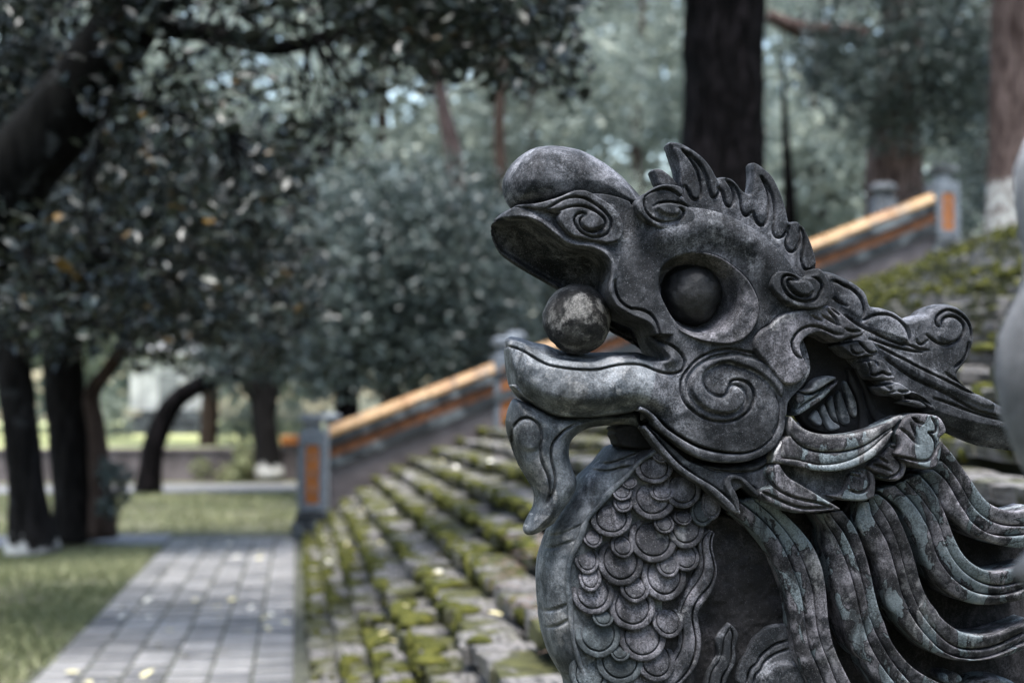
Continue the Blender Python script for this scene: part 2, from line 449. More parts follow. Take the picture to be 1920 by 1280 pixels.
# ---- body and neck: the block that carries everything, standing on its base below the picture
body_out = D('B3:1750,330 1500,340 1370,350 1290,440 1200,560 1110,640 1030,710 985,770 940,900 870,1010 770,1160 690,1290',
             'B7:250,230 175,440 130,600 112,800 125,1050 140,1230 B8:150,560 165,680 205,830 260,1000 330,1120 400,1240 460,1330',
             'P:1080,1380 1095,1450 1100,1560 2050,1560 2050,1280 2010,1000 1960,975 1880,968 1815,920 1765,850 1700,800 1500,790 1300,790')
def body_fn(P, d):
    z = -66 * sstep(P[:, 0], 1290, 1340) * sstep(d, 0, 30)
    z -= 7 * sstep(P[:, 0], 1085, 1120) * sstep(P[:, 1], 880, 930)
    return z
neck_grooves = [D('B3:1850,410 1700,430 1500,500 1330,570 1240,575'), D('B3:1560,600 1440,610 1320,655 1200,665 1130,650'),
                (D('B7:590,130 450,210 330,280 200,320'), 2.2, 7), (D('B7:480,330 360,380 280,430 170,460'), 2.6, 9),
                (D('B7:400,1080 300,1150 150,1225'), 2.6, 9), (D('B8:420,490 300,590 200,645 150,650'), 2.6, 9), (D('B8:530,1120 480,1180 400,1240'), 2.6, 9)]
nk = piece('neck', body_out, -62, 92, 50, -62, lvl=12, grooves=neck_grooves, fn=body_fn, mat='smooth', back=True, step=2.3,
           split=[('flank', np.array([(1240., 700.), (2100., 700.), (2100., 1700.), (1240., 1700.)]))], label='smooth grey neck front with cut cross lines')
neck = nk['neck']; nk['flank'].data.materials[0] = M['panel']  # panel colour darkens the flank as shade between the mane strands
# dark mottled panel between scales and mane
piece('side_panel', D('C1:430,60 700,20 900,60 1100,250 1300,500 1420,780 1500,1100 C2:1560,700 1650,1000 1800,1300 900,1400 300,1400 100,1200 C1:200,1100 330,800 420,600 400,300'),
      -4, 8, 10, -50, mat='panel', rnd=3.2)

# ---- scales on the throat
def scale_piece(tile, cx, cy, rx, ry, rot=0.0, base=33.0, small=False, mt='mane'):
    c0 = np.array(TILE[tile]) + np.array([cx, cy]) / 6.4; rx, ry = rx / 6.4, ry / 6.4
    nr, na = 15, 44
    V = []; 
    rr = np.array([0, .2, .4, .55, .63, .675, .70, .72, .745, .79, .85, .90, .945, .98, 1.0])
    prof = np.array([2.0, 1.95, 1.8, 1.6, 1.4, .8, -10., -10., .6, 1.5, 1.6, 1.6, 1.4, .5, -2.5])
    th = np.linspace(0, 2 * math.pi, na, endpoint=False)
    for r, pz in zip(rr, prof):
        x = r * rx * np.cos(th); y = r * ry * np.sin(th)
        ca, sa = math.cos(rot), math.sin(rot)
        uv = np.stack([c0[0] + x * ca - y * sa, c0[1] + x * sa + y * ca], 1)
        uv = uv + np.stack([vnoise(uv, .07, 21), vnoise(uv, .07, 22)], 1) * .9 * r
        yy = y / max(ry, 1); tl = 11.5 * yy - 5.5 * yy * yy
        curve = -0.00055 * (np.clip(1130 - uv[:, 0], 0, 200)) ** 2        # the throat rounds away to the left
        V.append(to_world(uv, base + 3 + pz + tl + curve * .12, base + 5))
    low = V[-1].copy(); low[:, 1] += 16 * PX
    V = np.array(V + [low]).reshape(-1, 3) - DR_LOC
    n = nr + 1
    i = np.arange(n - 1)[:, None] * na; k = np.arange(na)[None]
    F = np.stack([i + k, i + na + k, i + na + (k + 1) % na, i + (k + 1) % na], -1).reshape(-1, 4).tolist()
    return obj('scale', V, F, M[mt], neck)
neck_loc = neck
for row in [('B4', 390, 330, 105, 95, -.1, 34, 1), ('B4', 300, 480, 232, 205, -.12, 33, 0), ('B4', 640, 740, 225, 240, .1, 32, 0), ('B4', 285, 850, 270, 265, -.05, 31, 0),
            ('B4', 395, 770, 150, 120, -.1, 34, 1), ('B4', 880, 1010, 140, 185, .1, 30, 0), ('B4', 990, 930, 120, 190, .1, 28, 0), ('B3', 1450, 890, 122, 126, -.25, 32, 1), ('B3', 1465, 1040, 112, 112, -.2, 33, 1),
            ('B3', 1540, 790, 90, 80, -.3, 31, 1), ('B7', 940, 70, 250, 230, -.12, 31, 0), ('B7', 1440, 320, 285, 285, -.05, 31, 0), ('B7', 1050, 590, 275, 295, -.05, 30.5, 0),
            ('B7', 715, 300, 118, 125, -.2, 31, 1), ('B7', 645, 560, 148, 180, -.1, 30, 1), ('B7', 1075, 400, 138, 150, -.05, 33.5, 1), ('B7', 1570, 130, 122, 125, 0, 34, 1),
            ('B7', 1830, 190, 225, 245, .05, 29, 0), ('B7', 1800, 60, 110, 90, 0, 32, 1), ('B7', 1830, 530, 165, 185, 0, 28, 0), ('B7', 1570, 760, 270, 305, -.03, 30, 0), ('B7', 1620, 620, 138, 165, 0, 33.5, 1),
            ('B7', 715, 960, 262, 268, -.05, 29.5, 0), ('B7', 680, 770, 138, 182, -.05, 33.5, 1), ('B7', 1220, 900, 178, 185, 0, 33, 1), ('B8', 1190, 370, 282, 278, -.03, 29.5, 0),
            ('B8', 780, 690, 275, 285, 0, 29, 0), ('B8', 1620, 540, 190, 202, 0, 29, 0), ('B8', 1310, 730, 290, 292, 0, 28.5, 0), ('B8', 1040, 890, 126, 130, 0, 32, 1),
            ('B8', 840, 485, 126, 116, 0, 33, 1), ('B8', 1040, 1010, 290, 290, 0, 28, 0), ('B8', 680, 1170, 230, 270, .1, 27.5, 0), ('B8', 1480, 1010, 230, 260, .1, 27, 0),
            ('B8', 1300, 1330, 290, 290, 0, 26, 0), ('B8', 900, 1420, 280, 290, 0, 26, 0)]:
    scale_piece(row[0], row[1], row[2], row[3], row[4], row[5], row[6], bool(row[7]), 'scale2' if row[0] == 'B8' and row[1] in (780, 840, 1040, 680) or row[1:3] == (880, 1010) else 'scale1')
ribbon('throat_band', D('B3:1840,400 1720,470 1600,560 1520,680 1380,790 1230,920 1160,1040 1050,1160 980,1280 B7:580,140 530,270 490,380 430,520 390,650 370,800 385,1000 405,1150 B8:410,450 430,640 450,800 500,980 560,1150 640,1300 P:1115,1330'),
       D('B3:1900,450 1740,530 1620,640 1500,800 1390,890 1310,990 1200,1110 1100,1210 1050,1280 B7:680,140 640,250 600,370 540,470 490,590 455,700 460,830 480,980 500,1120 B8:500,480 500,700 530,830 570,920 600,1050 650,1200 720,1300 P:1128,1330'),
       37, crown=6, wall=16, mat='smooth', hfun=lambda t: 38 - 5 * t)

# ---- flame tendrils rising over the panel
tend = [D('C1:560,205 490,230 440,320 440,420 455,560 440,650 380,740 300,900 210,1080 170,1280 C2:175,600 200,700 190,850 130,960 0,1050 B8:1420,1130 1290,1270 1200,1400'),
        D('C1:600,215 520,290 490,370 500,470 520,600 510,720 460,820 370,930 290,1060 240,1200 C2:240,480 250,620 270,720 250,880 190,1000 90,1110 0,1160 B8:1340,1300 1270,1400'),
        D('C1:625,235 590,330 590,450 630,570 645,690 630,800 570,900 470,1000 400,1110 375,1220 C2:375,520 400,640 425,760 415,900 370,1050 300,1170 190,1280 80,1380'),
        D('C1:650,260 625,340 622,430 655,560 680,690 670,820 610,980 530,1090 460,1170 440,1270 C2:455,500 470,620 495,760 485,920 440,1070 350,1190 250,1290 150,1390')]
band('flame_strand', tend, 30, mat='pale_carving', dh=(-2, 2, -1), wall=40)
tend2 = [D('C2:820,555 780,600 680,700 650,770 680,860 690,950 620,1040 550,1150 520,1280 510,1350'), D('C2:825,630 750,750 745,900 700,1030 610,1130 580,1280 575,1350'),
         D('C2:830,625 870,700 840,830 850,940 830,1060 740,1180 720,1280 715,1350'), D('C2:835,560 930,650 940,720 890,830 905,960 890,1070 820,1180 780,1290 770,1350')]
band('flame_strand', tend2, 22, mat='stone', dh=(-1, 2, -1), wall=40)
piece('shoulder_scroll', D('C2:960,1000 1030,900 1100,740 1200,650 1320,580 1500,565 1620,600 1650,800 1750,1100 1850,1350 900,1350 890,1150'), 2, 12, 9, -50,
      grooves=[D('C2:1530,770 1400,800 1280,870 1190,960 1150,1050 1060,1110 1030,1290'), D('C2:1540,870 1400,910 1300,970 1220,1050 1200,1130 1130,1170 1110,1290')],
      raises=[(D('C2:1205,1200 1260,1110 1360,1040 1480,1015 1600,1040 1680,1130 1740,1290 1700,1420 1200,1420'), 9, 5)])

# ---- mane
m1 = [D('B4:1250,1060 C1:900,60 1060,200 1200,340 1320,500 1400,680 1470,860 1530,1040 1550,1280 C2:1560,600 1590,760 1620,950 1700,1120 1800,1320'),
      D('B4:1340,910 C1:1110,0 1240,110 1370,260 1480,440 1570,640 1640,820 1700,1030 1730,1280 C4:460,520 470,700 510,880 590,1060 680,1280 710,1340'),
      D('B4:1470,850 C1:1300,10 1450,160 1590,350 1690,540 1760,720 1830,940 1860,1270 C4:580,470 590,620 650,820 730,1020 830,1280 860,1340'),
      D('B5:260,900 420,1000 C3:280,90 420,230 560,420 640,600 685,780 710,1000 720,1180 C4:720,400 740,620 780,800 860,1010 1000,1280 1050,1340')]
band('mane_strand', m1, 52, tilt=9.0, dh=(0, -3, 2), wall=80)
m2 = [D('C3:600,20 690,190 680,370 720,510 760,800 810,1000 850,1150 C4:890,480 930,680 1000,860 1110,990 1180,1010 1190,1100 1300,1280 1340,1340'),
      D('C3:650,20 700,150 800,270 880,430 960,620 1030,830 1090,1080 1130,1280 C4:1150,560 1200,750 1280,920 1400,1120 1540,1290 1590,1340'),
      D('C3:740,0 790,80 900,210 990,380 1060,560 1130,800 1180,1000 1220,1270 C4:1230,500 1290,670 1380,830 1480,1000 1640,1200 1740,1300 1790,1340'),
      D('C3:900,-20 950,40 1050,170 1140,380 1200,580 1250,800 1300,1040 1370,1270 C4:1390,520 1460,740 1560,900 1700,1060 1860,1180 C6:900,1270 1000,1320')]
band('mane_strand', m2, 46, tilt=9.0, dh=(0, 3, -1), wall=80)
m3 = [D('B5:1380,900 C3:1050,90 1200,390 1310,560 1340,720 1390,900 1410,1060 1480,1200 C5:370,1210 C6:440,560 600,740 760,880 860,940 1000,1000 1200,1030 1450,1020 1700,980 1920,900 2050,850'),
      D('B6:60,900 80,950 C5:90,20 200,200 290,360 350,550 410,770 460,980 560,1180 C6:520,370 640,570 780,740 920,880 1100,970 1300,1000 1500,980 1700,900 1920,800 2050,740'),
      D('B6:100,820 150,920 C5:230,0 330,180 410,380 470,600 530,810 590,1000 680,1180 C6:640,360 760,540 900,700 1040,820 1200,880 1400,880 1600,840 1800,740 1920,680 2050,620'),
      D('B6:170,810 280,880 350,960 C5:390,0 490,210 570,420 630,640 690,870 770,1040 880,1170 C6:900,460 1020,570 1160,660 1300,700 1500,700 1700,650 1920,570 2050,520')]
band('mane_strand', m3, 54, tilt=9.0, dh=(0, -4, 2), wall=85)
m4 = [D('B6:170,760 300,860 420,970 500,1080 C5:480,60 560,200 650,400 700,520 780,680 870,820 980,940 1120,1040 1290,1110 1500,1130 1700,1110 1920,1060 2050,1030'),
      D('B6:380,700 520,830 600,920 700,1060 C5:690,30 790,200 840,400 900,560 1000,710 1120,830 1250,920 1400,980 1600,1000 1800,970 1920,920 2050,880'),
      D('B6:500,640 620,770 720,880 820,1030 C5:840,10 920,170 980,380 1060,540 1180,690 1320,800 1480,870 1640,890 1800,860 1920,820 2050,780'),
      D('B6:670,570 800,700 900,860 980,1040 C5:970,0 1030,150 1090,320 1180,490 1300,610 1450,690 1600,710 1800,680 1920,640 2050,600')]
band('mane_strand', m4, 58, tilt=9.0, dh=(0, -4, 2), wall=90)
m5 = [D('B6:700,580 800,690 900,860 960,990 1060,1080 C5:1060,60 1180,160 1330,290 1500,360 1700,420 1920,450 2050,450'),
      D('B6:840,510 960,600 1060,740 1140,900 1230,1030 C5:1270,90 1400,200 1550,270 1750,290 1920,270 2050,250'),
      D('B6:920,400 960,420 1080,560 1180,720 1270,900 1380,1030 1530,1130 1700,1185 1920,1190 2050,1180'),
      D('B6:930,170 1040,290 1140,430 1240,560 1330,700 1420,830 1530,930 1650,980 1780,1010 1920,980 2050,940')]
band('mane_strand', m5, 54, tilt=9.0, dh=(0, -3, 1), wall=85)
piece('mane_curl', D('C6:1250,1330 1320,1260 1450,1215 1600,1210 1740,1230 1850,1290 1900,1380 1500,1420'), 10, 14, 9, -50, mat='mane')
piece('mane_curl', D('C6:950,1200 1000,1160 1100,1150 1180,1190 1200,1260 1100,1300 980,1290'), 10, 8, 6, -50, mat='mane')

# ---- horn with its scalloped crest and scroll
horn_out = D('A7:900,330 950,295 1010,290 1100,320 1200,370 1330,430 1440,520 1490,600 1515,720 1600,720 1700,740 1830,790 A8:400,780 510,860 545,880 640,830 740,820 780,755 850,715 980,680 1090,690 1200,740 1300,840 1350,960 1360,1060 1345,1180',
             'B2:1345,20 1310,160 1260,260 1190,340 1145,400 1200,470 1300,550 1450,640 1600,710 1800,810 2000,920 2150,1010 2150,1330 1900,1320 1600,1275 1500,1260 1300,1190 1150,1120 1000,1060 800,930 500,800 200,600 -200,300 A7:1000,1100 900,800')
HL = D('B2:700,760 950,860 1200,930 1400,980 1600,1010 2150,1130')
def horn_fn(P, d):
    yl = np.interp(P[:, 0], HL[:, 0], HL[:, 1]); under = np.clip(P[:, 1] - yl, 0, 60)
    z = -under * .95 * (P[:, 0] > 1740)
    z -= 10 * sstep(P[:, 0], 1560, 1600) * sstep(1625 - P[:, 1], 1010, 1080) * 0
    return z
horn = piece('horn', horn_out, -18, 50, 12, -18, lvl=30, fn=horn_fn, back=True, grooves=[
    D('A7:1020,430 1080,430 1150,480 1240,510 1330,580 1390,680 1410,780 1400,880'), D('A7:1040,640 1120,690 1190,730'),
    D('A7:1395,910 1480,850 1600,820 1720,830 1830,890 1910,980 A8:500,980 540,1060 555,1160'),
    D('A7:1180,840 1290,920 1400,990 1550,1060 1700,1130 1900,1210 A8:450,1160 560,1200 680,1250 770,1262'), D('A8:60,1120 200,1170 350,1220 560,1265 700,1282'),
    D('B2:150,50 330,150 500,230 700,340 900,430 1060,510 1200,590 1380,640'), D('B2:250,200 420,330 600,450 800,540 1000,630 1180,740 1350,830 1600,900 1900,980'),
    D('B2:830,680 1000,730 1200,810 1400,880 1600,930 1900,1010'), D('B2:980,380 1100,460 1250,560 1450,640 1600,720 1800,800'),
    D('A8:750,1070 830,1140 920,1190 1010,1195 1110,1150 1180,1070 1200,990 1180,930 1120,870 1040,845 970,860 930,910 930,960'),
    D('A8:930,985 880,970 855,910 870,850 930,800 1000,765 1090,790 1190,850 1260,930 1290,1040 1285,1120'), D('B2:1250,20 1240,120 1200,220 1090,310'), D('A8:630,1130 650,1180 700,1190 760,1140')],
    raises=[(D('A7:1030,470 1080,450 1150,500 1240,540 1330,620 1380,720 1390,800 1370,900 1200,790 1050,650'), 5, 5), (D('A7:1430,920 1500,880 1600,850 1720,860 1830,920 A8:460,1000 520,1100 535,1170 300,1080 100,1020'), 5, 5),
            (D('A8:950,980 960,900 1040,865 1110,890 1170,960 1180,1030 1140,1110 1050,1170 950,1160 850,1090'), 6, 5), (D('B2:0,-100 700,300 1100,480 1400,600 1600,720 1500,830 1100,640 700,480 200,150'), 6, 6)])

# ---- crest along the brow
crest_out = D('A3:600,620 588,540 592,440 570,340 530,220 490,120 470,55 470,55 500,26 500,26 590,34 680,66 800,150 900,230 980,330 1040,440 1060,470 1090,448 1150,450 1230,470 1300,530 1360,620 1420,650 1455,662 1468,560 1480,440 1474,330 1474,278 1474,278 1500,272 1560,298 1640,360 1720,430 1790,560 1850,700 1890,840 1912,950 1920,1000',
              'P:1486,414 1496,413 1508,423 1519,445 1528,470 1533,491 A7:840,290 760,400 600,420 A7:480,300 380,150 250,0 A3:1560,1290 1400,1130 1200,1010 1000,930 800,900 620,800')
crest_g = [D('A3:630,140 700,220 760,310 810,410 840,520 855,620 850,700 810,740 760,735 720,690 700,620 660,575'),
           D('A3:640,150 740,220 830,300 890,400 930,500 950,600 970,680 1000,715 1040,700 1070,640 1060,590'), D('A3:1070,590 1100,620 1125,690 1140,770 1180,825 1220,815 1250,760 1250,680 1220,580 1150,490'),
           D('A3:1170,490 1240,560 1300,650 1330,740 1335,840 1370,920 1410,935 1450,890'), D('A3:1570,455 1620,540 1660,650 1670,760 1660,900 1640,1000 1590,1055 1540,1030 1500,960 1480,880'),
           D('A3:1580,460 1660,570 1710,680 1735,800 1740,920 1720,1060 1720,1140 1760,1190 1820,1190 1870,1140 1900,1060'),
           D('P:1478,425 1478,441 1471,456 1476,470 1485,474 1496,463 1500,445 1498,423'), D('P:1500,421 1507,441 1507,463 1501,484 1505,504 1516,508 1527,499')]
crest = piece('crest', crest_out, 12, 28, 9, 12, lvl=36, grooves=crest_g, back=True, step=1.7,
              raises=[(D('A3:1075,590 1050,470 980,330 800,150 600,90 640,150 740,220 830,300 890,400 930,500 950,600 970,680 1000,715 1040,700'), 4, 4),
                      (D('A3:590,560 590,440 560,300 500,90 630,140 760,310 840,520 855,620 850,700 810,740 760,735 720,690 660,575'), 3, 4)])
piece('crest_spike', D('A3:345,570 300,460 270,380 270,380 300,350 370,348 430,375 500,430 590,520 600,580 450,600'), 4, 24, 8, 4, lvl=26, back=True)

# ---- nose, upper jaw, face and lower jaw
snout = piece('snout', D('A1:400,850 345,790 290,680 268,560 290,440 370,310 500,190 640,115 800,93 1000,103 1200,153 1400,258 1600,398 1750,530 1870,670 1960,760 2000,900 1800,1000 1500,960 1300,880 1000,860 700,860 520,860'),
              0, 78, 52, -1, lvl=0, back=True, label='bulbous nose', rnd=1.4)
lip = D('A1:138,1012 220,984 350,980 470,974 570,990 690,1050 800,1135 A2:840,10 950,100 1060,165 1180,180 1300,190 1420,240 1500,320 1526,400 1522,520 1500,600 1502,740 1560,860 1650,930 1780,1000 A4:0,1010 100,1040 200,1090 240,1160 275,1265 A6:320,170 400,270 440,340')
jaw_top = D('A6:400,350 200,330 80,300 A5:1920,405 1800,398 1700,400 1600,412 1500,450 1400,486 1250,482 1080,468 950,448 820,400 700,330 600,280 480,226 400,212 318,210')
jaw_low = D('A5:312,320 330,440 350,560 380,700 386,775 440,860 520,925 640,1000 760,1080 880,1150 1000,1180 1200,1190 1400,1180 1560,1160 1750,1140 1900,1110 A6:100,960 220,960 330,1060 450,1170 560,1260')
face_out = np.vstack([lip, jaw_top, jaw_low, D('B4:430,20 560,100 700,190 850,260 1000,300 1200,330 1380,330 1550,280 1700,150 1790,20 B1:480,900 480,750 560,650 700,520 800,300 A7:600,900 640,600 640,380 560,300 540,250 440,120 330,0 A3:1690,1270 1500,1092 1300,985 1100,895 900,835 740,812 640,800 450,900 200,880 0,760 A1:1840,760 1700,700 1500,640 1200,640 1000,700 800,760 500,790 360,815 250,900 170,975')])
EYE = np.array([1303.0, 551.0])
ring_out = D('A4:345,370 312,480 300,600 328,750 400,900 480,1030 560,1130 680,1225 A6:600,10 700,75 900,152 1100,176 1250,166 1380,112 1490,0 A4:1560,985 1562,850 1540,740 1450,560 1330,430 1150,290 1000,220 850,190 700,195 550,230 430,290')
hole = D('A4:395,600 405,470 470,390 600,350 760,350 900,385 1050,470 1140,570 1180,700 1190,850 1130,970 1030,1055 900,1090 780,1070 640,1000 520,890 435,745')
ring_d = dens(chaikin(ring_out, True, 3), True, 2.5); hole_d = dens(chaikin(hole, True, 3), True, 2.5)
lip_d = dens(chaikin(lip, False, 3), False, 2.5)
brow_line = dens(chaikin(D('A3:300,1150 600,1130 900,1000 1200,1100 1500,1280 A7:200,150 300,330'), False, 3), False, 3)
jaw_strip = dens(chaikin(D('A5:320,310 440,340 560,400 680,480 800,540 950,570 1100,592 1300,602 1420,597 1550,562 1700,532 1900,530 A6:100,408 200,432 320,490 420,516'), False, 3), False, 2.5)
def muzzle(P): return (26 * sstep(1190 - P[:, 0], 0, 260) + 58 * sstep(962 - P[:, 0], 0, 42)) * (P[:, 1] < 625)
def jawthin(P): return (18 * sstep(1080 - P[:, 0], 0, 130) + 40 * sstep(996 - P[:, 0], 0, 50)) * (P[:, 1] >= 625)
def face_fn(P, d):
    u, v = P[:, 0], P[:, 1]
    z = np.zeros(len(P))
    # muzzle narrows to the tip
    z -= muzzle(P)
    # brow bulge
    z += 20 * np.exp(-(pdist(P, brow_line, False) / 34) ** 2)
    # hollow between nose and brow
    z -= 16 * np.exp(-(((u - 1205) / 26) ** 2 + ((v - 440) / 60) ** 2))
    # eye pit under the ring
    m = ((P > ring_d.min(0)) & (P < ring_d.max(0))).all(1)
    sd = pdist(P[m], ring_d, True); ins = inside(P[m], ring_d)
    z[m] -= np.where(ins, 75 * sstep(sd, 4, 16), 0)
    # raised outer lip along the mouth edge
    dl = pdist(P, lip_d, False); z += 17 * np.exp(-(dl / 15) ** 2) * sstep(u, 930, 1010)
    # lower jaw: top strip slopes back, flank bulges and rolls under
    jr = (v > 628) & (u < 1262)
    ds = pdist(P[jr], jaw_strip, False); ys = np.interp(P[jr, 0], jaw_strip[:, 0], jaw_strip[:, 1])
    above = P[jr, 1] < ys
    fade = sstep(1262 - P[jr, 0], 0, 40)
    z[jr] += np.where(above, -ds * .95, 0) * fade
    t = np.clip((P[jr, 1] - ys) / 95, 0, 1)
    z[jr] += np.where(above, 0, 14 * np.sin(np.clip(t * 1.15, 0, 1) * math.pi) - 26 * sstep(t, .55, 1.0)) * fade
    z -= jawthin(P)
    # cheek disc dome
    z += 12 * np.exp(-(((u - 1370) / 95) ** 2 + ((v - 765) / 80) ** 2))
    return z
lobe_edge = D('A7:400,830 330,890 290,950 200,990 120,1060 80,1150 85,1240 B1:80,80 130,170 200,250 300,370 400,500')
face_g = [D('A2:1590,560 1600,680 1640,780 1720,860 1820,905 A4:0,895 80,898 160,915 240,960 300,1040 325,1140 340,1200 380,1270 A6:370,100 500,190 600,270 650,370 640,440 600,490 530,515 420,515 320,490 200,430 100,405 0,400 A5:1900,530 1700,530 1550,560 1420,597 1300,602 1100,592 950,570 800,540 680,480 560,400 440,340 318,312'),
          (lobe_edge, 2.4, 7),
          # big cheek spiral
          D('A6:1560,300 1400,255 1200,220 1050,230 900,280 770,360 680,460 610,560 590,660 600,780 650,880 740,970 850,1040 970,1085 1100,1095 1230,1075 1350,1000 1430,910 1460,800 1440,690 1380,620 1290,585 1210,590 1165,640'),
          (D('A6:1600,370 1480,330 1370,310 1290,280 1200,280 1100,300 950,330 830,400 730,490 680,590 670,700 700,790 780,880 900,960 1000,995 1120,1005 1230,985 1310,920 1355,840 1350,760 1310,690 1240,650 1190,660 1150,710 1140,770 1070,800 980,785 900,730 855,650 850,560 900,480 1000,420 1100,390 1190,385 1290,430 1400,460 1500,510 1620,600 1720,720 1780,850 1795,1000 1770,1120 1700,1230'), 3.2, 10)]
face_split = [('lower_jaw', D('P:900,630 1010,640 1100,662 1180,672 1218,674 1226,700 1216,740 1208,765 1210,800 900,830'))]
hd = piece('face', face_out, -14, 92, 9, -14, lvlfn=lambda P: 66 - muzzle(P) - jawthin(P), grooves=face_g, fn=face_fn, split=face_split, back=True, step=1.8, label='dark grey cheek and brow with a spiral cut into the cheek', rnd=1.3,
           raises=[(D('A6:680,700 680,590 730,490 830,400 950,335 1100,305 1200,285 1290,285 1370,315 1480,335 1600,375 1720,480 1830,650 1790,850 1600,590 1400,455 1190,390 1000,425 860,560 860,650 900,730 980,785 1070,800 1140,770 1190,660 1240,655 1310,695 1350,760 1355,840 1310,920 1230,980 1120,1000 1000,990 900,955 780,880'), 8, 5)])
hd['lower_jaw'].data.materials[0] = M['smooth']; hd['lower_jaw']['label'] = 'pale streaked lower jaw'
# inside of the mouth: palate seen from below, and the floor the ball rests on
pal_out = np.vstack([lip[:-2], D('A6:430,330 300,330 160,250 0,130 A5:1860,330 1800,270 1700,210 1590,160 A2:1450,1090 1200,900 940,670 800,590 600,480 450,390 330,310 230,230 160,100 132,0 A1:126,1080')])
far_d = dens(D('A6:400,330 160,250 0,130 A5:1800,270 1590,160 A2:1200,900 940,670 800,590 600,480 450,390 330,310 230,230 160,100 A1:130,1080'), False, 2.5)
def pal_fn(P, d):
    a = pdist(P, lip_d, False); b = pdist(P, far_d, False); t = a / (a + b + 1e-6)
    sc = .62 + .38 * sstep(P[:, 0], 930, 1180)
    return sc * (26 - 124 * t ** .75 + 26 * np.exp(-((t - .93) / .07) ** 2)) - 18 * np.sin(t * math.pi)
piece('palate', pal_out, 0, 0.001, 3, -66, lvl=0, fn=pal_fn, selflvl=True, mat='stone', rnd=1.2, wall=False, label='dark underside of the upper jaw')
floor_out = D('A5:330,196 420,200 520,222 620,262 700,278 780,287 900,340 1020,380 1200,392 1500,386 1700,383 1920,383 A6:200,300 420,330 300,420 0,420 A5:1700,470 1500,520 1250,540 1000,520 800,440 640,350 500,290 340,280')
floor_hi = dens(D('A5:330,196 420,200 520,222 620,262 700,278 780,287 900,340 1020,380 1200,392 1500,386 1920,383 A6:420,330'), False, 2.5)
piece('mouth_floor', floor_out, 40, 0.001, 3, -40, lvl=20, fn=lambda P, d: -62 * np.exp(-pdist(P, floor_hi, False) / 11) - .95 * jawthin(P), mat='smooth', selflvl=True, wall=False)
# nostril scroll
nostril_g = [D('A1:800,835 900,785 1000,722 1120,700 1240,710 1330,760 1440,830 1540,930 1572,1010 1560,1100 1500,1160 1400,1190 1300,1175 1200,1120 1140,1040 1120,970 1150,910 1200,890 1265,915'),
             D('A1:830,850 950,862 1050,820 1180,805 1300,830 1400,890 1480,960 1500,1030 1470,1080 1400,1120 1300,1120 1220,1070 1190,1010 1200,960 1260,925')]
piece('nostril_scroll', D('A1:430,795 450,765 520,745 700,750 850,720 980,680 1080,630 1180,603 1300,615 1420,690 1560,770 1660,870 1720,1000 1735,1060 1722,1150 1690,1222 1600,1257 1500,1270 1380,1240 1250,1210 1130,1190 1040,1140 980,1060 928,980 930,920 960,885 890,882 820,855 740,840 600,822 480,815'),
      56, 32, 7, 20, lvl=82, grooves=nostril_g, step=1.6, fn=lambda P, d: -38 * sstep(1065 - P[:, 0], 0, 115),
      raises=[(D('A1:1260,920 1200,960 1195,1010 1225,1065 1300,1105 1400,1085 1480,1050 1495,1020 1470,960 1400,900 1320,870'), 6, 4)])
# brow scroll and temple scroll
piece('brow_scroll', D('A3:125,700 200,640 280,608 340,550 450,528 580,545 655,578 672,640 660,710 720,780 770,840 803,880 805,960 780,1012 700,1072 600,1102 480,1112 360,1092 250,1032 150,962 90,882 58,800 75,735'),
      62, 34, 8, 20, lvl=92, step=1.6, grooves=[D('A3:190,690 280,630 380,600 470,600 550,640 600,690 640,700 660,640 630,580'), D('A3:185,700 175,770 185,850 240,930 330,990 430,1012 550,1000 630,950 655,890 630,850 580,835'), D('A3:300,810 360,770 470,760 600,770 700,810 740,830')],
      raises=[(D('A3:300,810 360,775 470,765 560,780 610,850 600,900 560,930 480,935 390,905 310,860'), 9, 5), (D('A3:190,690 280,630 380,600 470,600 550,640 640,780 560,780 470,765 340,780 290,830 320,900 300,960 200,860 180,760'), -5, 4)])
piece('temple_scroll', D('A7:275,440 300,350 370,293 470,293 570,320 680,375 760,372 825,335 840,255 900,275 950,330 992,410 1020,500 1016,600 1000,690 930,750 830,780 700,770 560,740 430,670 330,570 280,505'),
      66, 36, 8, 20, lvl=98, step=1.6, grooves=[D('A7:600,420 560,370 480,350 430,380 415,450 450,550 520,620 620,670 740,680 830,650 860,590 900,520 890,450 830,390 760,370'), D('A7:570,425 500,400 480,450 520,530 590,590 680,620 740,612 780,560')],
      raises=[(D('A7:520,420 600,430 680,410 760,470 785,540 760,600 680,610 590,580 520,510'), 6, 5)])
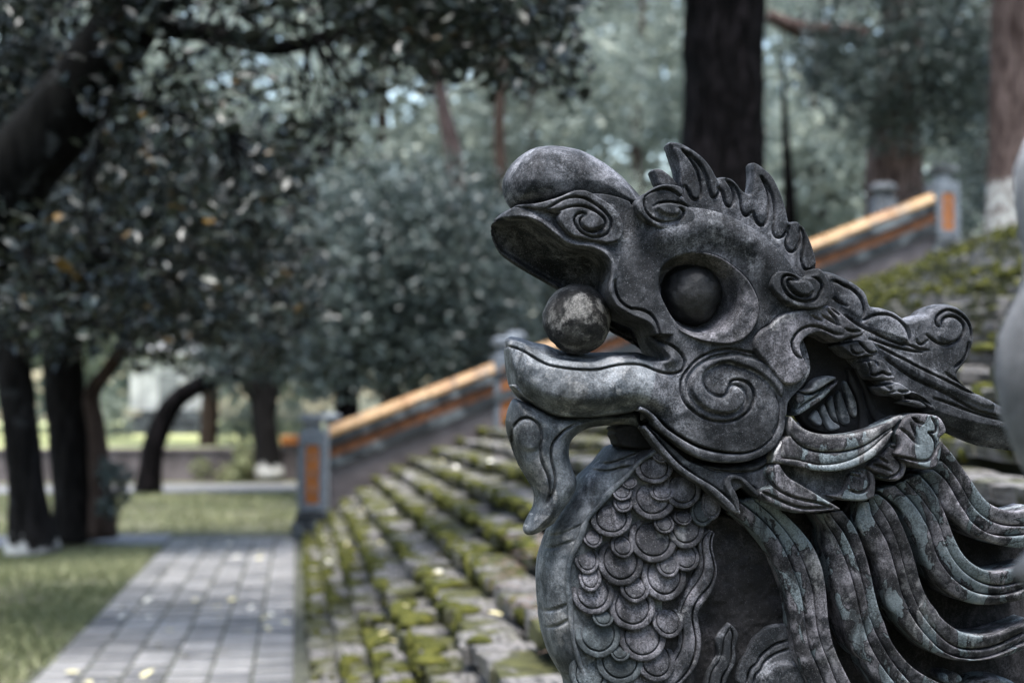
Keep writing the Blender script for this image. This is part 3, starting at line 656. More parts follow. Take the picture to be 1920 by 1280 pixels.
# eye
piece('eye_rim', ring_out, 40, 44, 7, 0, lvl=80, step=1.8, gd=5, raises=[], rnd=.8, mat='pale_carving',
      fn=lambda P, d: 6 * np.exp(-(d / 9) ** 2) - 62 * sstep(np.where(inside(P, hole_d), 1, -1) * pdist(P, hole_d, True), -30, 6))
def ball_vf(c, r, h, lv, sx=1, sy=1, rot=0, n=40, rough=1.0):
    V = []
    for i in range(n + 1):
        ph = math.pi * i / n; th = np.linspace(0, 2 * math.pi, 2 * n, endpoint=False)
        V.append(np.stack([r * math.sin(ph) * np.cos(th), np.full(2 * n, r * math.cos(ph)), r * math.sin(ph) * np.sin(th)], 1))
    V = np.vstack(V)
    V *= (1 + .022 * rough * vnoise(V, .022, 31) + .009 * rough * vnoise(V, .08, 32) + .004 * rough * vnoise(V, .25, 33))[:, None]
    V[:, 0] *= sx; V[:, 1] *= sy
    x = V[:, 0] * math.cos(rot) - V[:, 1] * math.sin(rot); y = V[:, 0] * math.sin(rot) + V[:, 1] * math.cos(rot)
    p = to_world(np.array([c]), np.array([h]), lv)[0]
    P = np.stack([p[0] + x * PX, p[1] - V[:, 2] * PX, p[2] - y * PX], 1) - DR_LOC
    m = 2 * n; i = np.arange(n)[:, None] * m; k = np.arange(m)[None]
    F = np.stack([i + k, i + (k + 1) % m, i + m + (k + 1) % m, i + m + k], -1).reshape(-1, 4).tolist()
    return P, F
V_, F_ = ball_vf(EYE, 60, 18, 50, 1.05, .97, .5, rough=4.0); obj('eyeball', V_, F_, M['eye'], dragon)['label'] = 'black bulging eyeball'
V_, F_ = ball_vf((1082, 599), 66.5, 4, 4, 1, 1, rough=2.6); obj('pearl', V_, F_, M['ball'], dragon)['label'] = 'round lichen-spotted stone ball held in the open mouth'
# beard under the chin and the thin arch back to the cheek
piece('beard', D('A5:430,925 520,960 640,1010 760,1060 880,1110 1000,1130 1200,1130 1450,1120 1750,1090 1920,1060 A6:180,900 B4:200,30 330,130 340,200 250,170 B3:1870,250 1850,330 1780,260 1690,190 1550,130 1400,112 1200,125 1080,150 1000,190 900,262 852,330 842,450 860,560 900,660 940,760 945,850 900,950 830,1060 740,1180 P:1045,983 1030,992 1015,1002 1000,1007 990,1004 986,995 B3:330,1270 380,1180 430,1080 440,960 400,860 330,740 240,600 180,450 130,300 92,150 88,40 A5:345,1210 370,1060'),
      -8, 52, 24, -8, lvl=30, mat='smooth', back=True, fn=lambda P, d: -14 * sstep(P[:, 0], 1070, 1140) + 4 * sstep(d, 16, 32),
      grooves=[D('B3:145,170 170,80 240,20 330,20 410,70 455,150 470,260 450,350 455,470 480,570 540,690 570,820 570,930 545,1060'), D('B3:870,100 760,150 660,240 590,340 575,450 590,560 620,660 635,760 620,880 580,990 555,1020'), D('B3:140,190 170,400 260,610 340,730 410,840 435,930')],
      raises=[(D('B3:150,170 175,85 240,25 330,25 405,75 450,150 462,260 440,360 380,420 250,420 170,330'), 7, 8)], label='pale grey curling chin beard')
ribbon('chin_fold', D('A5:388,762 450,760 530,815 590,875 700,930 820,985 1000,1040'), D('A5:386,800 440,850 500,905 570,960 670,1005 800,1050 1000,1075'), 58, crown=9, wall=40, mat='smooth', hfun=lambda t: 34 + 24 * t)

piece('jaw_gap_shade', D('B3:1310,150 1365,180 1325,220 1375,290 1378,350 1500,400 1850,420 1950,300 P:1275,850 1300,800 1240,770 B3:1700,90 1500,90 1380,110'), -40, 52, 8, -42, lvl=8, mat='black', label='filler painted shade-dark under the jaw')  # solid filler coloured near-black in place of the shade under the jaw
# ---- jaw straps
cheek_rim = [D('A6:140,900 220,930 330,1020 B4:430,0 560,90 700,180 850,250 1000,290 1200,320 1380,320 1550,270 1700,140 1780,20 A6:1800,1000 1792,860 1752,730'),
             D('A6:110,960 200,980 300,1080 B4:300,0 480,140 650,270 780,350 950,425 1150,445 1400,435 1600,365 1750,262 1850,122 1888,0 A6:1890,1000 1850,800 1800,690')]
ribbon('cheek_rim', cheek_rim[0], cheek_rim[1], 82, crown=10, wall=50, mat='stone')
piece('jowl', D('B4:180,-60 330,40 480,180 620,300 720,390 900,450 1100,480 1400,470 1650,400 1850,200 1950,50 B5:650,60 900,200 1300,150 1700,0 1800,250 1500,700 1100,900 700,1000 300,940 100,850 B4:1500,700 1300,760 1200,880 1000,720 700,540 500,350 320,130'),
      30, 32, 10, -6, lvl=60, grooves=[D('B4:250,0 340,60 500,190 620,320 720,400 800,432 900,462 1040,530 1300,545 1520,540 1700,420 1830,250 1920,140')])
ribbon('jaw_strap', D('B4:200,-20 340,140 450,270 600,440 800,580 1000,690 1120,790 1230,890 1330,1000'), D('B4:170,20 300,215 400,335 550,495 750,645 930,745 1100,905 1240,1035 1330,1050'), 72, crown=8, wall=50, mat='stone')
piece('jowl_hook', D('B4:1130,640 1165,580 1230,560 1300,565 1390,610 1500,710 1580,800 1575,850 1520,850 1430,760 1330,650 1260,628 1225,650 1240,710 1300,800 1332,900 1325,1030 1290,1040 1240,930 1180,810 1135,720'), 56, 18, 6, 20, lvl=72)
# ---- ear and temple lobe
lobe_out = D('A7:490,785 400,830 330,890 290,950 200,990 120,1060 80,1150 85,1240 B1:80,80 130,170 200,250 300,370 400,500 500,536 600,520 700,450 752,350 742,270 700,200 672,150 652,60 A7:655,1200 690,1130 780,1075 870,1060 960,1090 1050,1150 1150,1160 1240,1110 1340,1115 1422,1080 1405,1010 1300,930 1200,850 1100,760 1000,705 900,720 700,760')
piece('temple_lobe', lobe_out, 60, 34, 9, 0, lvl=90, mat='pale_carving', grooves=[D('B1:660,205 600,180 545,90 535,0 A7:530,1180 570,1080 650,1000 760,965 870,975 970,1020 1060,1065 1130,1070'),
      D('A7:900,840 1000,900 1100,960'), D('A7:970,780 1040,850 1090,950'), D('A7:1000,740 1060,790 1100,830'), D('A7:780,850 890,905'), D('A7:1180,1000 1250,1035 1350,1030')])
for i, (o_, g_) in enumerate([
    (D('B1:1090,40 1190,20 1290,-10 1400,-30 1510,-20 1560,60 1605,130 1560,182 1430,172 1330,202 1250,172 1180,110'), [D('B1:1250,60 1270,130 1320,155 1390,140'), D('B1:1340,0 1400,60 1440,110 1500,145 1580,130')]),
    (D('B1:1385,240 1460,225 1560,215 1640,205 1720,310 1800,420 1785,470 1640,460 1500,450 1460,360'), [D('B1:1460,240 1490,320 1500,400 1560,410 1640,360 1690,400 1770,400'), D('B1:1540,220 1580,290')]),
    (D('B1:1610,530 1700,520 1800,470 1900,505 B2:400,455 500,520 605,590 580,642 480,652 330,652 230,615 190,540'), [D('B2:230,600 300,620 370,600'), D('B2:420,590 480,610 560,590'), D('B2:280,540 330,575')]),
    (D('B2:600,575 700,620 780,680 880,770 908,852 830,825 760,770 700,700 610,640'), [D('B2:640,640 740,700 820,760')]),
    (D('B2:480,730 600,690 700,700 800,780 760,810 640,770'), [])]):
    piece('brow_frond', o_, 56 - i * 2, 30, 6, 0, lvl=84, grooves=g_, step=1.6)
piece('ear_hollow', D('B1:540,560 660,300 640,0 A7:800,1020 1000,1100 1250,1150 B1:1400,150 1600,500 B2:600,700 800,900 500,950 200,1050 B1:1300,1120 900,1110 620,960'), 16, 6, 8, -6, mat='black', label='ear hollow painted shade-dark')  # shade of the ear cavity put into the stone colour
piece('ear_petal', D('B1:600,600 760,560 790,490 880,430 1000,400 1085,415 1100,450 1000,500 900,570 820,615 720,640'), 30, 28, 8, 0, lvl=54, mat='smooth')
piece('ear_petal', D('B1:560,620 650,600 720,640 830,620 930,560 1060,460 1130,450 1100,520 1000,620 900,725 760,810 640,890 590,900 570,830 600,780'), 26, 28, 7, 0, lvl=52, mat='mane', grooves=[D('B1:600,830 700,740 860,650 960,550 1080,470')])
for o_ in (D('B1:790,850 850,800 890,880 930,960 900,1030 820,1000 740,930'), D('B1:870,810 930,720 965,790 1000,880 1040,950 1135,1000 1135,1050 1030,1082 980,1060 930,970 890,890'), D('B1:960,700 1045,620 1060,760 1100,930 1130,990 1040,940 985,850'),
           D('B1:1060,610 1130,570 1170,680 1210,790 1255,920 1250,1000 1170,1012 1110,930 1075,780'), D('B1:1140,480 1200,450 1250,560 1320,680 1340,800 1330,930 1260,900 1220,780 1180,640')):
    piece('ear_rib', o_, 16, 18, 7, 0, lvl=32, mat='smooth', step=1.6)
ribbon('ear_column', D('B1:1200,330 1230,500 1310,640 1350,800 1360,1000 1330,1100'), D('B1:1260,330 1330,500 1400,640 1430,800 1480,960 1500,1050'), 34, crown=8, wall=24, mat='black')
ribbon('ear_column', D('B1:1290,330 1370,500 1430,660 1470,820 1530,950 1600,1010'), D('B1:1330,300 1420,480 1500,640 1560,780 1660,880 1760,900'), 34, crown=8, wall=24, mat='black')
# ---- jowl leaves
cA = [D('B1:545,890 620,980 700,1040 820,1090 1000,1112 1200,1110 1400,1080 1560,1030 1680,970 1800,905 1890,880'), D('B5:540,110 620,200 720,262 850,302 1000,312 1200,297 1400,242 1560,140 1640,70 1740,20'),
      D('B5:440,160 420,260 360,360 480,380 600,388 750,430 900,460 1100,442 1300,382 1500,262 1640,125 1740,40'), D('B5:300,440 420,450 520,470 660,495 850,540 1050,545 1250,510 1400,450 1560,360 1650,260 1740,140 1760,60')]
ribbon('jowl_leaf', cA[0], cA[1], 90, crown=9, wall=60, mat='mane'); ribbon('jowl_leaf', cA[1], cA[2], 88, crown=7, wall=60, mat='mane'); ribbon('jowl_leaf', cA[2], cA[3], 92, crown=9, wall=50, mat='mane')
piece('jowl_leaf', D('B5:240,560 260,500 330,440 400,420 440,500 500,590 620,660 760,740 900,830 1000,890 1100,945 1178,1000 1050,1012 900,1032 750,1047 600,1042 450,1002 330,952 200,882 158,820 170,760 230,740 300,690'), 62, 28, 8, 0, lvl=88, mat='mane',
      grooves=[D('B5:245,580 300,690 400,770 520,830 650,870 800,900 900,920 1010,968'), D('B5:170,770 400,880 560,950 700,980 850,975 1010,970')])
piece('jowl_leaf', D('B5:620,610 700,570 900,550 1150,570 1250,620 1380,660 1395,730 1350,785 1240,755 1150,792 950,802 860,782 720,700'), 40, 22, 9, 0, lvl=60, mat='mane', grooves=[D('B5:720,600 850,680 980,690 1120,650')])
piece('jowl_lobe', D('B5:1200,560 1300,520 1430,490 1500,520 1552,570 1562,700 1552,850 1480,882 1400,905 1180,892 1000,852 870,800 1000,800 1150,790'), 44, 28, 8, 0, lvl=70, mat='mane', grooves=[D('B5:1420,500 1460,600 1475,680 1440,760 1350,800 1240,760'), D('B5:1250,570 1340,600'), D('B5:1300,530 1380,545')])
piece('jowl_lobe', D('B6:20,480 100,420 180,360 270,250 330,180 450,190 480,300 525,400 532,480 502,580 450,642 380,667 300,652 200,612 130,562'), 48, 30, 8, 0, lvl=76, mat='mane', grooves=[D('B6:340,335 420,395 450,480 420,550 340,602 250,602 100,540'), D('B6:190,370 280,430'), D('B6:300,220 370,265'), D('B6:120,450 250,490 330,540')])
piece('jowl_lobe', D('B2:370,1110 400,1040 450,940 520,890 620,860 760,860 900,878 960,945 1005,1050 990,1112 905,1172 940,1220 B6:940,300 922,400 872,500 800,522 700,502 600,470 500,440 420,380 350,330 420,250 400,140'), 60, 34, 9, 0, lvl=90, mat='mane',
      grooves=[D('B6:430,20 520,80 570,140 640,215'), D('B6:560,-40 610,80 635,200'), D('B6:340,330 400,350 520,380 680,415 780,400 840,320 855,220 830,130 770,70'), D('B2:770,1095 860,1090 865,1000 800,900'), D('B2:560,890 620,960 700,990')])
# ================================================================== the place
def simple_mat(name, c1, c2, scale=6, rough=.8, bumps=((40, .3, .01),), spec=.3, det=5, lo=.35, hi=.65, extra=None):
    m, nt, b = mat_new(name); c = coords(nt)
    base = mix(nt, ramp(nt, noise(nt, c, scale, det, .6, .3), [(lo, 0), (hi, 1)]), c1, c2)
    if extra: base = extra(nt, c, base)
    nt.links.new(base, b.inputs['Base Color']); b.inputs['Roughness'].default_value = rough; b.inputs['Specular IOR Level'].default_value = spec
    bump(nt, b, [(noise(nt, c, s, 5, .65), st, d) for s, st, d in bumps])
    return m
def stain_extra(col, sc, lo, hi, am):
    def f(nt, c, base):
        return mix(nt, ramp(nt, noise(nt, c, sc, 6, .7, .5), [(lo, 0), (hi, am)]), base, col)
    return f
def leaf_mat(name, dark, mid, pale, rough=.38, spec=.5, transl=.18, warm=None):
    m, nt, b = mat_new(name); L = nt.links.new
    a = nt.nodes.new('ShaderNodeAttribute'); a.attribute_name = 'tint'
    stops = [(0, dark), (.55, mid), (.9, pale)]
    if warm: stops = [(0, dark), (.5, mid), (.92, pale), (.975, pale), (.98, warm)]
    col = ramp(nt, a.outputs['Fac'], stops)
    L(col, b.inputs['Base Color']); b.inputs['Roughness'].default_value = rough; b.inputs['Specular IOR Level'].default_value = spec
    t = nt.nodes.new('ShaderNodeBsdfTranslucent'); L(col, t.inputs[0]); mx = nt.nodes.new('ShaderNodeMixShader'); mx.inputs[0].default_value = transl
    L(b.outputs[0], mx.inputs[1]); L(t.outputs[0], mx.inputs[2]); L(mx.outputs[0], nt.nodes['Material Output'].inputs[0])
    return m
def bark_mat(name, c1, c2, paint=None, lichen=.0, vs=5.0, rl=.38, rh=.66, wear=.30):
    m, nt, b = mat_new(name); c = coords(nt); L = nt.links.new
    mp = mapping(nt, c, (1, 1, .16))
    n = noise(nt, mp, 14 * vs / 5, 6, .7, .6)
    base = mix(nt, ramp(nt, n, [(rl, 0), (rh, 1)]), c1, c2)
    if lichen: base = mix(nt, ramp(nt, noise(nt, c, 3.2, 4, .6), [(.60, 0), (.66, lichen)]), base, (.14, .15, .15))
    if paint is not None:
        sx = nt.nodes.new('ShaderNodeSeparateXYZ'); L(c, sx.inputs[0])
        ad = nt.nodes.new('ShaderNodeMath'); ad.operation = 'MULTIPLY_ADD'; L(noise(nt, c, 2.4, 4, .7), ad.inputs[0]); ad.inputs[1].default_value = .7; L(sx.outputs[2], ad.inputs[2])
        f = ramp(nt, ad.outputs[0], [(max(0.0, (paint + .25) / 4 - .012), 1), ((paint + .25) / 4 + .012, 0)])
        sc = nt.nodes.new('ShaderNodeMath'); sc.operation = 'MULTIPLY'; L(ad.outputs[0], sc.inputs[0]); sc.inputs[1].default_value = .25
        r_ = nt.nodes.new('ShaderNodeValToRGB')
        f = ramp(nt, sc.outputs[0], [((paint + .35) / 4 - .01, 1.0), ((paint + .35) / 4 + .01, 0.0)])
        wr = nt.nodes.new('ShaderNodeMath'); wr.operation = 'MULTIPLY'; L(f, wr.inputs[0]); L(ramp(nt, noise(nt, c, 7, 5, .7), [(wear - .06, .15), (wear + .12, 1)]), wr.inputs[1])
        base = mix(nt, wr.outputs[0], base, (.50, .485, .45))
    L(base, b.inputs['Base Color']); b.inputs['Roughness'].default_value = .95; b.inputs['Specular IOR Level'].default_value = .06
    bump(nt, b, [(n, .9, .05), (noise(nt, c, 90, 4, .6), .4, .01)])
    return m
def moss_extra(col, amount, sc):
    def f(nt, c, base):
        oi = nt.nodes.new('ShaderNodeObjectInfo'); geo = nt.nodes.new('ShaderNodeNewGeometry')
        n = noise(nt, geo.outputs['Position'], sc, 5, .65, .4)
        base = mix(nt, ramp(nt, n, [(.5 - amount * .4, 0), (.58 - amount * .3, 1)]), base, mix(nt, ramp(nt, noise(nt, geo.outputs['Position'], 9, 3), [(.4, 0), (.6, 1)]), col, tuple(x * .45 for x in col)))
        return base
    return f
M['brick'] = simple_mat('old_step_brick', (.045, .042, .039), (.215, .203, .192), 7, .85, ((25, .6, .02), (120, .5, .006)), extra=moss_extra((.066, .067, .019), .085, 2.3))
M['moss'] = simple_mat('moss', (.022, .027, .007), (.10, .099, .022), 9, .95, ((60, .9, .02),), spec=.1)
M['core'] = simple_mat('step_core', (.012, .013, .008), (.028, .030, .016), 6, .95)
def rnd_extra(lo, hi):
    def f(nt, c, base):
        oi = nt.nodes.new('ShaderNodeObjectInfo')
        return mix(nt, 1.0, base, ramp(nt, oi.outputs['Random'], [(0, lo), (1, hi)]), 'MULTIPLY')
    return f
M['paver'] = simple_mat('path_paver', (.10, .098, .095), (.205, .20, .192), 3.1, .40, ((30, .35, .012), (150, .4, .004)), spec=.6, extra=rnd_extra((.55, .55, .57), (1.35, 1.33, 1.33)))
M['flag'] = simple_mat('flagstone', (.09, .09, .094), (.16, .16, .165), 3.1, .7, ((30, .35, .012),))
M['joint'] = simple_mat('joint_soil', (.035, .036, .028), (.07, .072, .05), 9, .95)
M['soil'] = simple_mat('grassy_soil', (.065, .060, .044), (.11, .112, .062), 1.1, .95, ((8, .8, .05),))
M['lawn'] = simple_mat('lawn_ground', (.26, .28, .12), (.38, .39, .19), .6, .95, ((9, .8, .04),))
M['coping'] = simple_mat('glazed_coping', (.22, .095, .020), (.31, .19, .075), 1.6, .5, ((18, .5, .012),), spec=.5, extra=stain_extra((.045, .042, .035), 3.4, .52, .64, .85))
M['orange'] = simple_mat('orange_panel', (.22, .068, .010), (.31, .105, .02), 5, .6, ((40, .5, .01),), extra=stain_extra((.05, .032, .022), 6, .54, .66, .8))
M['relief'] = simple_mat('orange_relief', (.055, .021, .009), (.16, .058, .017), 9, .7, ((16, .9, .05),))
M['rail'] = simple_mat('dark_rail', (.012, .015, .017), (.13, .145, .15), 3.4, .8, ((20, .5, .02),), lo=.46, hi=.70)
M['wallbrick'] = simple_mat('pinkish_wall', (.07, .058, .056), (.15, .128, .125), 2.4, .9, ((12, .5, .03),))
M['plaster'] = simple_mat('white_plaster', (.26, .265, .28), (.50, .505, .515), 1.3, .8, ((12, .3, .02),))
M['roof'] = simple_mat('grey_roof', (.10, .11, .12), (.22, .23, .24), 3, .8)
M['twig'] = simple_mat('dry_twig', (.13, .085, .065), (.24, .17, .14), 20, .9)
M['fallen'] = simple_mat('fallen_leaf', (.42, .36, .16), (.60, .56, .36), 3, .7)
M['fallen2'] = simple_mat('fallen_pale_leaf', (.45, .43, .36), (.66, .64, .56), 3, .7)
M['grass'] = leaf_mat('grass_blades', (.085, .10, .045), (.17, .182, .09), (.29, .29, .165), .6, .2, .2)
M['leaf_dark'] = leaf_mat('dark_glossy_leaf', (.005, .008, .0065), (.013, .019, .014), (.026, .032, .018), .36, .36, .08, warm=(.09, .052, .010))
M['leaf_mid'] = leaf_mat('mid_leaf', (.022, .033, .030), (.054, .072, .065), (.118, .144, .125), .42, .45, .25)
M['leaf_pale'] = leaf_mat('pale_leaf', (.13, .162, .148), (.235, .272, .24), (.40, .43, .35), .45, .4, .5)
M['bark_black'] = bark_mat('black_bark', (.0008, .0007, .0007), (.022, .018, .0195), rl=.48, rh=.70)
M['bark_dark'] = bark_mat('dark_bark', (.003, .0028, .0026), (.020, .018, .017), paint=.12, lichen=.15)
M['bark_white'] = bark_mat('painted_dark_bark', (.003, .0028, .0026), (.020, .018, .017), paint=.30)
M['bark_plain'] = bark_mat('dark_plain_bark', (.003, .0028, .0026), (.018, .016, .015), lichen=.08)
M['bark_limb'] = bark_mat('limb_bark', (.0025, .0025, .0022), (.012, .0115, .0105), lichen=.35)
M['bark_brown'] = bark_mat('brown_bark', (.022, .015, .012), (.08, .056, .045))
M['bark_red'] = bark_mat('reddish_bark', (.03, .019, .016), (.17, .122, .108), paint=1.05, wear=.45)
M['bark_red2'] = bark_mat('reddish_bark_plain', (.035, .022, .019), (.19, .137, .125))

# ---- stairs between the two balustrades: eight steep lower steps, then an easier flight
SX = [.10, .262, .41, .553, .755, .985, 1.21, 1.447] + [1.447 + .31 * (i + 1) for i in range(25)]
SZ = [.118, .248, .384, .535, .67, .80, .92, 1.05] + [1.05 + .1205 * (i + 1) for i in range(25)]
SX.append(SX[-1] + .31)
ST_N, ST_Y0, ST_Y1, FAR_Y = len(SZ), 2.95, 18.52, 18.7
TOP_X, TOP_Z = SX[-1], SZ[-1]
def terrain(x, y):
    up = np.clip((x - .4) * .41, 0, 3.78)
    z = np.where(y > 19.0, up, up - .6 * (x > -.05))
    return z - .012
gx = np.concatenate([np.linspace(-160, -12, 16), np.arange(-11, 14.1, .5), np.linspace(16, 160, 16)])
gy = np.concatenate([np.linspace(-60, -3, 8), np.arange(-2, 40.1, .5), np.linspace(42, 260, 18)])
GX, GY = np.meshgrid(gx, gy); GZ = terrain(GX, GY) + .02 * vnoise(np.stack([GX.ravel(), GY.ravel()], 1), .8, 3).reshape(GX.shape) * (GX < -1.9)
nx = len(gx); ci = (np.arange(len(gy) - 1)[:, None] * nx + np.arange(nx - 1)[None]).ravel()
tag(obj('ground', np.stack([GX.ravel(), GY.ravel(), GZ.ravel()], 1), np.stack([ci, ci + 1, ci + nx + 1, ci + nx], 1), M['soil']), kind='structure')

# path of pavers along the foot of the steps
path = obj('path', *box_vf(-1.62, .17, 1.0, 19.6, -.10, .004), M['joint'], smooth=False); tag(path, kind='structure')
def paver_mesh(w, l, k):
    V, F = box_vf(-w / 2, w / 2, -l / 2, l / 2, -.03, .013, .005)
    V = np.array(V, float); V[8:, 2] += RNG.uniform(-.002, .003, 4); V[:, :2] += RNG.uniform(-.004, .004, (len(V), 2))
    return mesh_of('paver', V, F, M['paver'], smooth=False)
pw, pl = .262, .30
pav = [paver_mesh(pw - .020, pl - .072, k) for k in range(6)]
for j in range(39):
    for i in range(6):
        y = 7.55 + j * pl
        if y > 18.9: continue
        o = link(bpy.data.objects.new('paver', pav[RNG.integers(6)]), path)
        o.location = (-1.575 + pw * (i + .5) + (pw * .12 if j % 2 else 0) * (0 < i < 5) * 0, y, RNG.uniform(-.002, .005)); o.rotation_euler = (RNG.uniform(-.014, .014), RNG.uniform(-.014, .014), RNG.uniform(-.01, .01))
side = obj('side_path', *box_vf(-14, -1.63, 18.0, 19.6, -.08, .010), M['flag'], smooth=False); tag(side, kind='structure')
tag(obj('far_path', *box_vf(-40, 1.5, 29.6, 32.6, -.08, .010), M['flag'], smooth=False), kind='structure')

# stairs: stepped core and single bricks laid on it
V, F = [], []
for k in range(ST_N):
    v, f = box_vf(SX[k] + (.07 if SZ[k] < 1.2 else .13), SX[k + 1] + .08, ST_Y0, ST_Y1, -.3 if k < 4 else SZ[k - 4], SZ[k] - .035)
    n = len(V); V += v; F += [[i + n for i in q] for q in f]
stairs = tag(obj('stairs', V, F, M['core'], smooth=False), kind='structure')
BL = .30
def brick_vf(seed):
    """unit brick: x over the tread, y along the step (.30), z from 0 to 1"""
    r = np.random.default_rng(seed)
    xs = np.array([0, .09, .5, 1.0, 1.12]); ys = np.array([0, .018, .15, .272, .288])
    V = []
    for a, x in enumerate(xs):
        for b_, y in enumerate(ys):
            e = (a == 0) + (b_ in (0, 4))
            V.append((x + r.uniform(-.05, .05), y - .145 + r.uniform(-.007, .007), 1 - .09 * e + r.uniform(-.08, .06)))
    F = [[a * 5 + b_, (a + 1) * 5 + b_, (a + 1) * 5 + b_ + 1, a * 5 + b_ + 1] for a in range(4) for b_ in range(4)]
    n = len(V); V += [(x + r.uniform(.0, .12), y, -.05) for (x, y, z) in V[0:5]]
    F += [[b_, b_ + 1, n + b_ + 1, n + b_] for b_ in range(4)]
    n2 = len(V); V += [(V[a * 5][0], V[a * 5][1], -.05) for a in range(5)]
    F += [[a * 5, n2 + a, n2 + a + 1, (a + 1) * 5] for a in range(4)]
    n3 = len(V); V += [(V[a * 5 + 4][0], V[a * 5 + 4][1], -.05) for a in range(5)]
    F += [[a * 5 + 4, (a + 1) * 5 + 4, n3 + a + 1, n3 + a] for a in range(4)]
    return np.array(V), F
brick_t = [brick_vf(100 + k) for k in range(9)]
brick_m = [mesh_of('brick', v, f, M['brick'], smooth=False) for v, f in brick_t]
cand = []
for k in range(ST_N):
    y = ST_Y0 + .15 + RNG.uniform(0, BL)
    while y < ST_Y1 - .1:
        p = np.array([SX[k], y, SZ[k] - .03]); u, v = proj(p)
        if -60 < u < 1980 and 380 < v < 1330:
            vis = (u < 1060) or (u > 1500 and v < 960)
            cand.append((vis, (1.0 / y ** 2) * (1 if SZ[k] < CAM_H else .55), k, y))
        y += BL * RNG.uniform(.92, 1.02)
cand.sort(key=lambda c: (-int(c[0]), -c[1]))
rest = []
for n, (vis, ar, k, y) in enumerate(cand):
    t = RNG.integers(9); rise = SZ[k] - (SZ[k - 1] if k else 0.0); run = SX[k + 1] - SX[k]
    low = RNG.random() < .12
    loc = (SX[k] + RNG.normal() * .018 + (.06 if low else 0), y, SZ[k] - rise * .60 + RNG.uniform(-.008, .006)); sc = (run, RNG.uniform(.92, 1.05), rise * (.40 if low else RNG.uniform(.54, .66)))
    rz = RNG.normal() * .04
    if n < 300:
        o = link(bpy.data.objects.new('brick', brick_m[t]), stairs); o.location = loc; o.scale = sc; o.rotation_euler = (RNG.normal() * .03, RNG.normal() * .035, rz)
    elif vis or n < 1100:
        v, f = brick_t[t]; v = rotz(v * np.array(sc), rz); rest.append((v + np.array(loc), f))
V, F = join_vf(rest); o = obj('far_brick', V, F, M['brick'], stairs, smooth=False); o['kind'] = 'stuff'
# moss cushions over the step edges
def ico(sub=1):
    bm = bmesh.new(); bmesh.ops.create_icosphere(bm, subdivisions=sub, radius=1); V = np.array([v.co[:] for v in bm.verts]); F = np.array([[v.index for v in f.verts] for f in bm.faces]); bm.free(); return V, F
IV, IF = ico(2)
mv, mf, off = [], [], 0
for _ in range(8500):
    k = int(RNG.integers(0, ST_N)); y = RNG.uniform(5.0, ST_Y1)
    q = vnoise(np.array([[SX[k] * .8, y * .42]]), 1.0, 41)[0] + .22 * RNG.normal()
    if q < (-.04 if SZ[k] < 1.2 else .30): continue
    rise = SZ[k] - (SZ[k - 1] if k else 0.0); run = SX[k + 1] - SX[k]
    if RNG.random() < .62: x = SX[k] + .002 + RNG.normal() * .008; z = SZ[k] - RNG.uniform(.0, .55) * rise; s_ = RNG.uniform(.022, .056) * np.array([.5, 1.1, 1.0])
    else: x = SX[k] + abs(RNG.normal()) * .07; z = SZ[k] - .004; s_ = RNG.uniform(.024, .075) * np.array([1.0, 1.5, .40])
    u, v = proj(np.array([x, y, z]))
    if not ((u < 1070) or (u > 1480 and v < 980)) or v > 1330 or u > 1960: continue
    P = IV * s_ * (1 + .3 * vnoise(IV * 3 + RNG.uniform(0, 50), 1.0, 7))[:, None] + np.array([x, y, z])
    mv.append(P); mf.append(IF + off); off += len(P)
tag(obj('moss', np.vstack(mv), np.vstack(mf), M['moss']), 'yellow-green moss cushions over the step edges', 'moss', kind='stuff')
# landing above
tag(obj('terrace', *box_vf(TOP_X, 60, -5, ST_Y1 + 60, -1, TOP_Z - .006), M['soil'], smooth=False), kind='structure')

# ---- far balustrade
bal = tag(empty('balustrade', (.35, FAR_Y, 0)), 'sloping stone balustrade with orange glazed coping beyond the mossy steps', 'balustrade')
BO = np.array([.35, FAR_Y, 0])
RA, RB = unproj(612, 800, FAR_Y), unproj(1735, 366, FAR_Y)      # top line of the coping
def rz_(x): return RA[2] + (x - RA[0]) * (RB[2] - RA[2]) / (RB[0] - RA[0])
def sloped(name, d0, d1, w, mat, x0=.42, x1=8.75, nseg=26, prof=None, parent=bal, jit=.0):
    V, F = [], []
    xs = np.linspace(x0, x1, nseg + 1)
    ring = prof or [(-w, d1), (-w, d0), (w, d0), (w, d1)]
    for x in xs:
        for yy, dd in ring: V.append((x - BO[0], yy + RNG.uniform(-jit, jit), rz_(x) - dd + RNG.uniform(-jit, jit)))
    m = len(ring)
    for i in range(nseg):
        for j in range(m): F.append([i * m + j, i * m + (j + 1) % m, (i + 1) * m + (j + 1) % m, (i + 1) * m + j])
    F.append(list(range(m))[::-1]); F.append([nseg * m + j for j in range(m)])
    return obj(name, V, F, mat, parent, smooth=False)
w = .17
xs_c = np.linspace(.42, 8.75, 27)
for i in range(26):
    sloped('coping_tile', 0, .15, w, M['coping'], xs_c[i], xs_c[i + 1] - .012, 1, prof=[(-.16, .15), (-.165, .10), (-.13, .045), (-.06, .008), (0, 0), (.06, .008), (.13, .045), (.165, .10), (.16, .15)], jit=.004)
sloped('upper_rail', .152, .27, .175, M['rail'], jit=.008)
sloped('relief_band', .272, .42, .150, M['relief'], jit=.004)
sloped('lower_rail', .422, .56, .19, M['rail'], jit=.008)
sloped('wall', .562, 1.25, .13, M['wallbrick'])
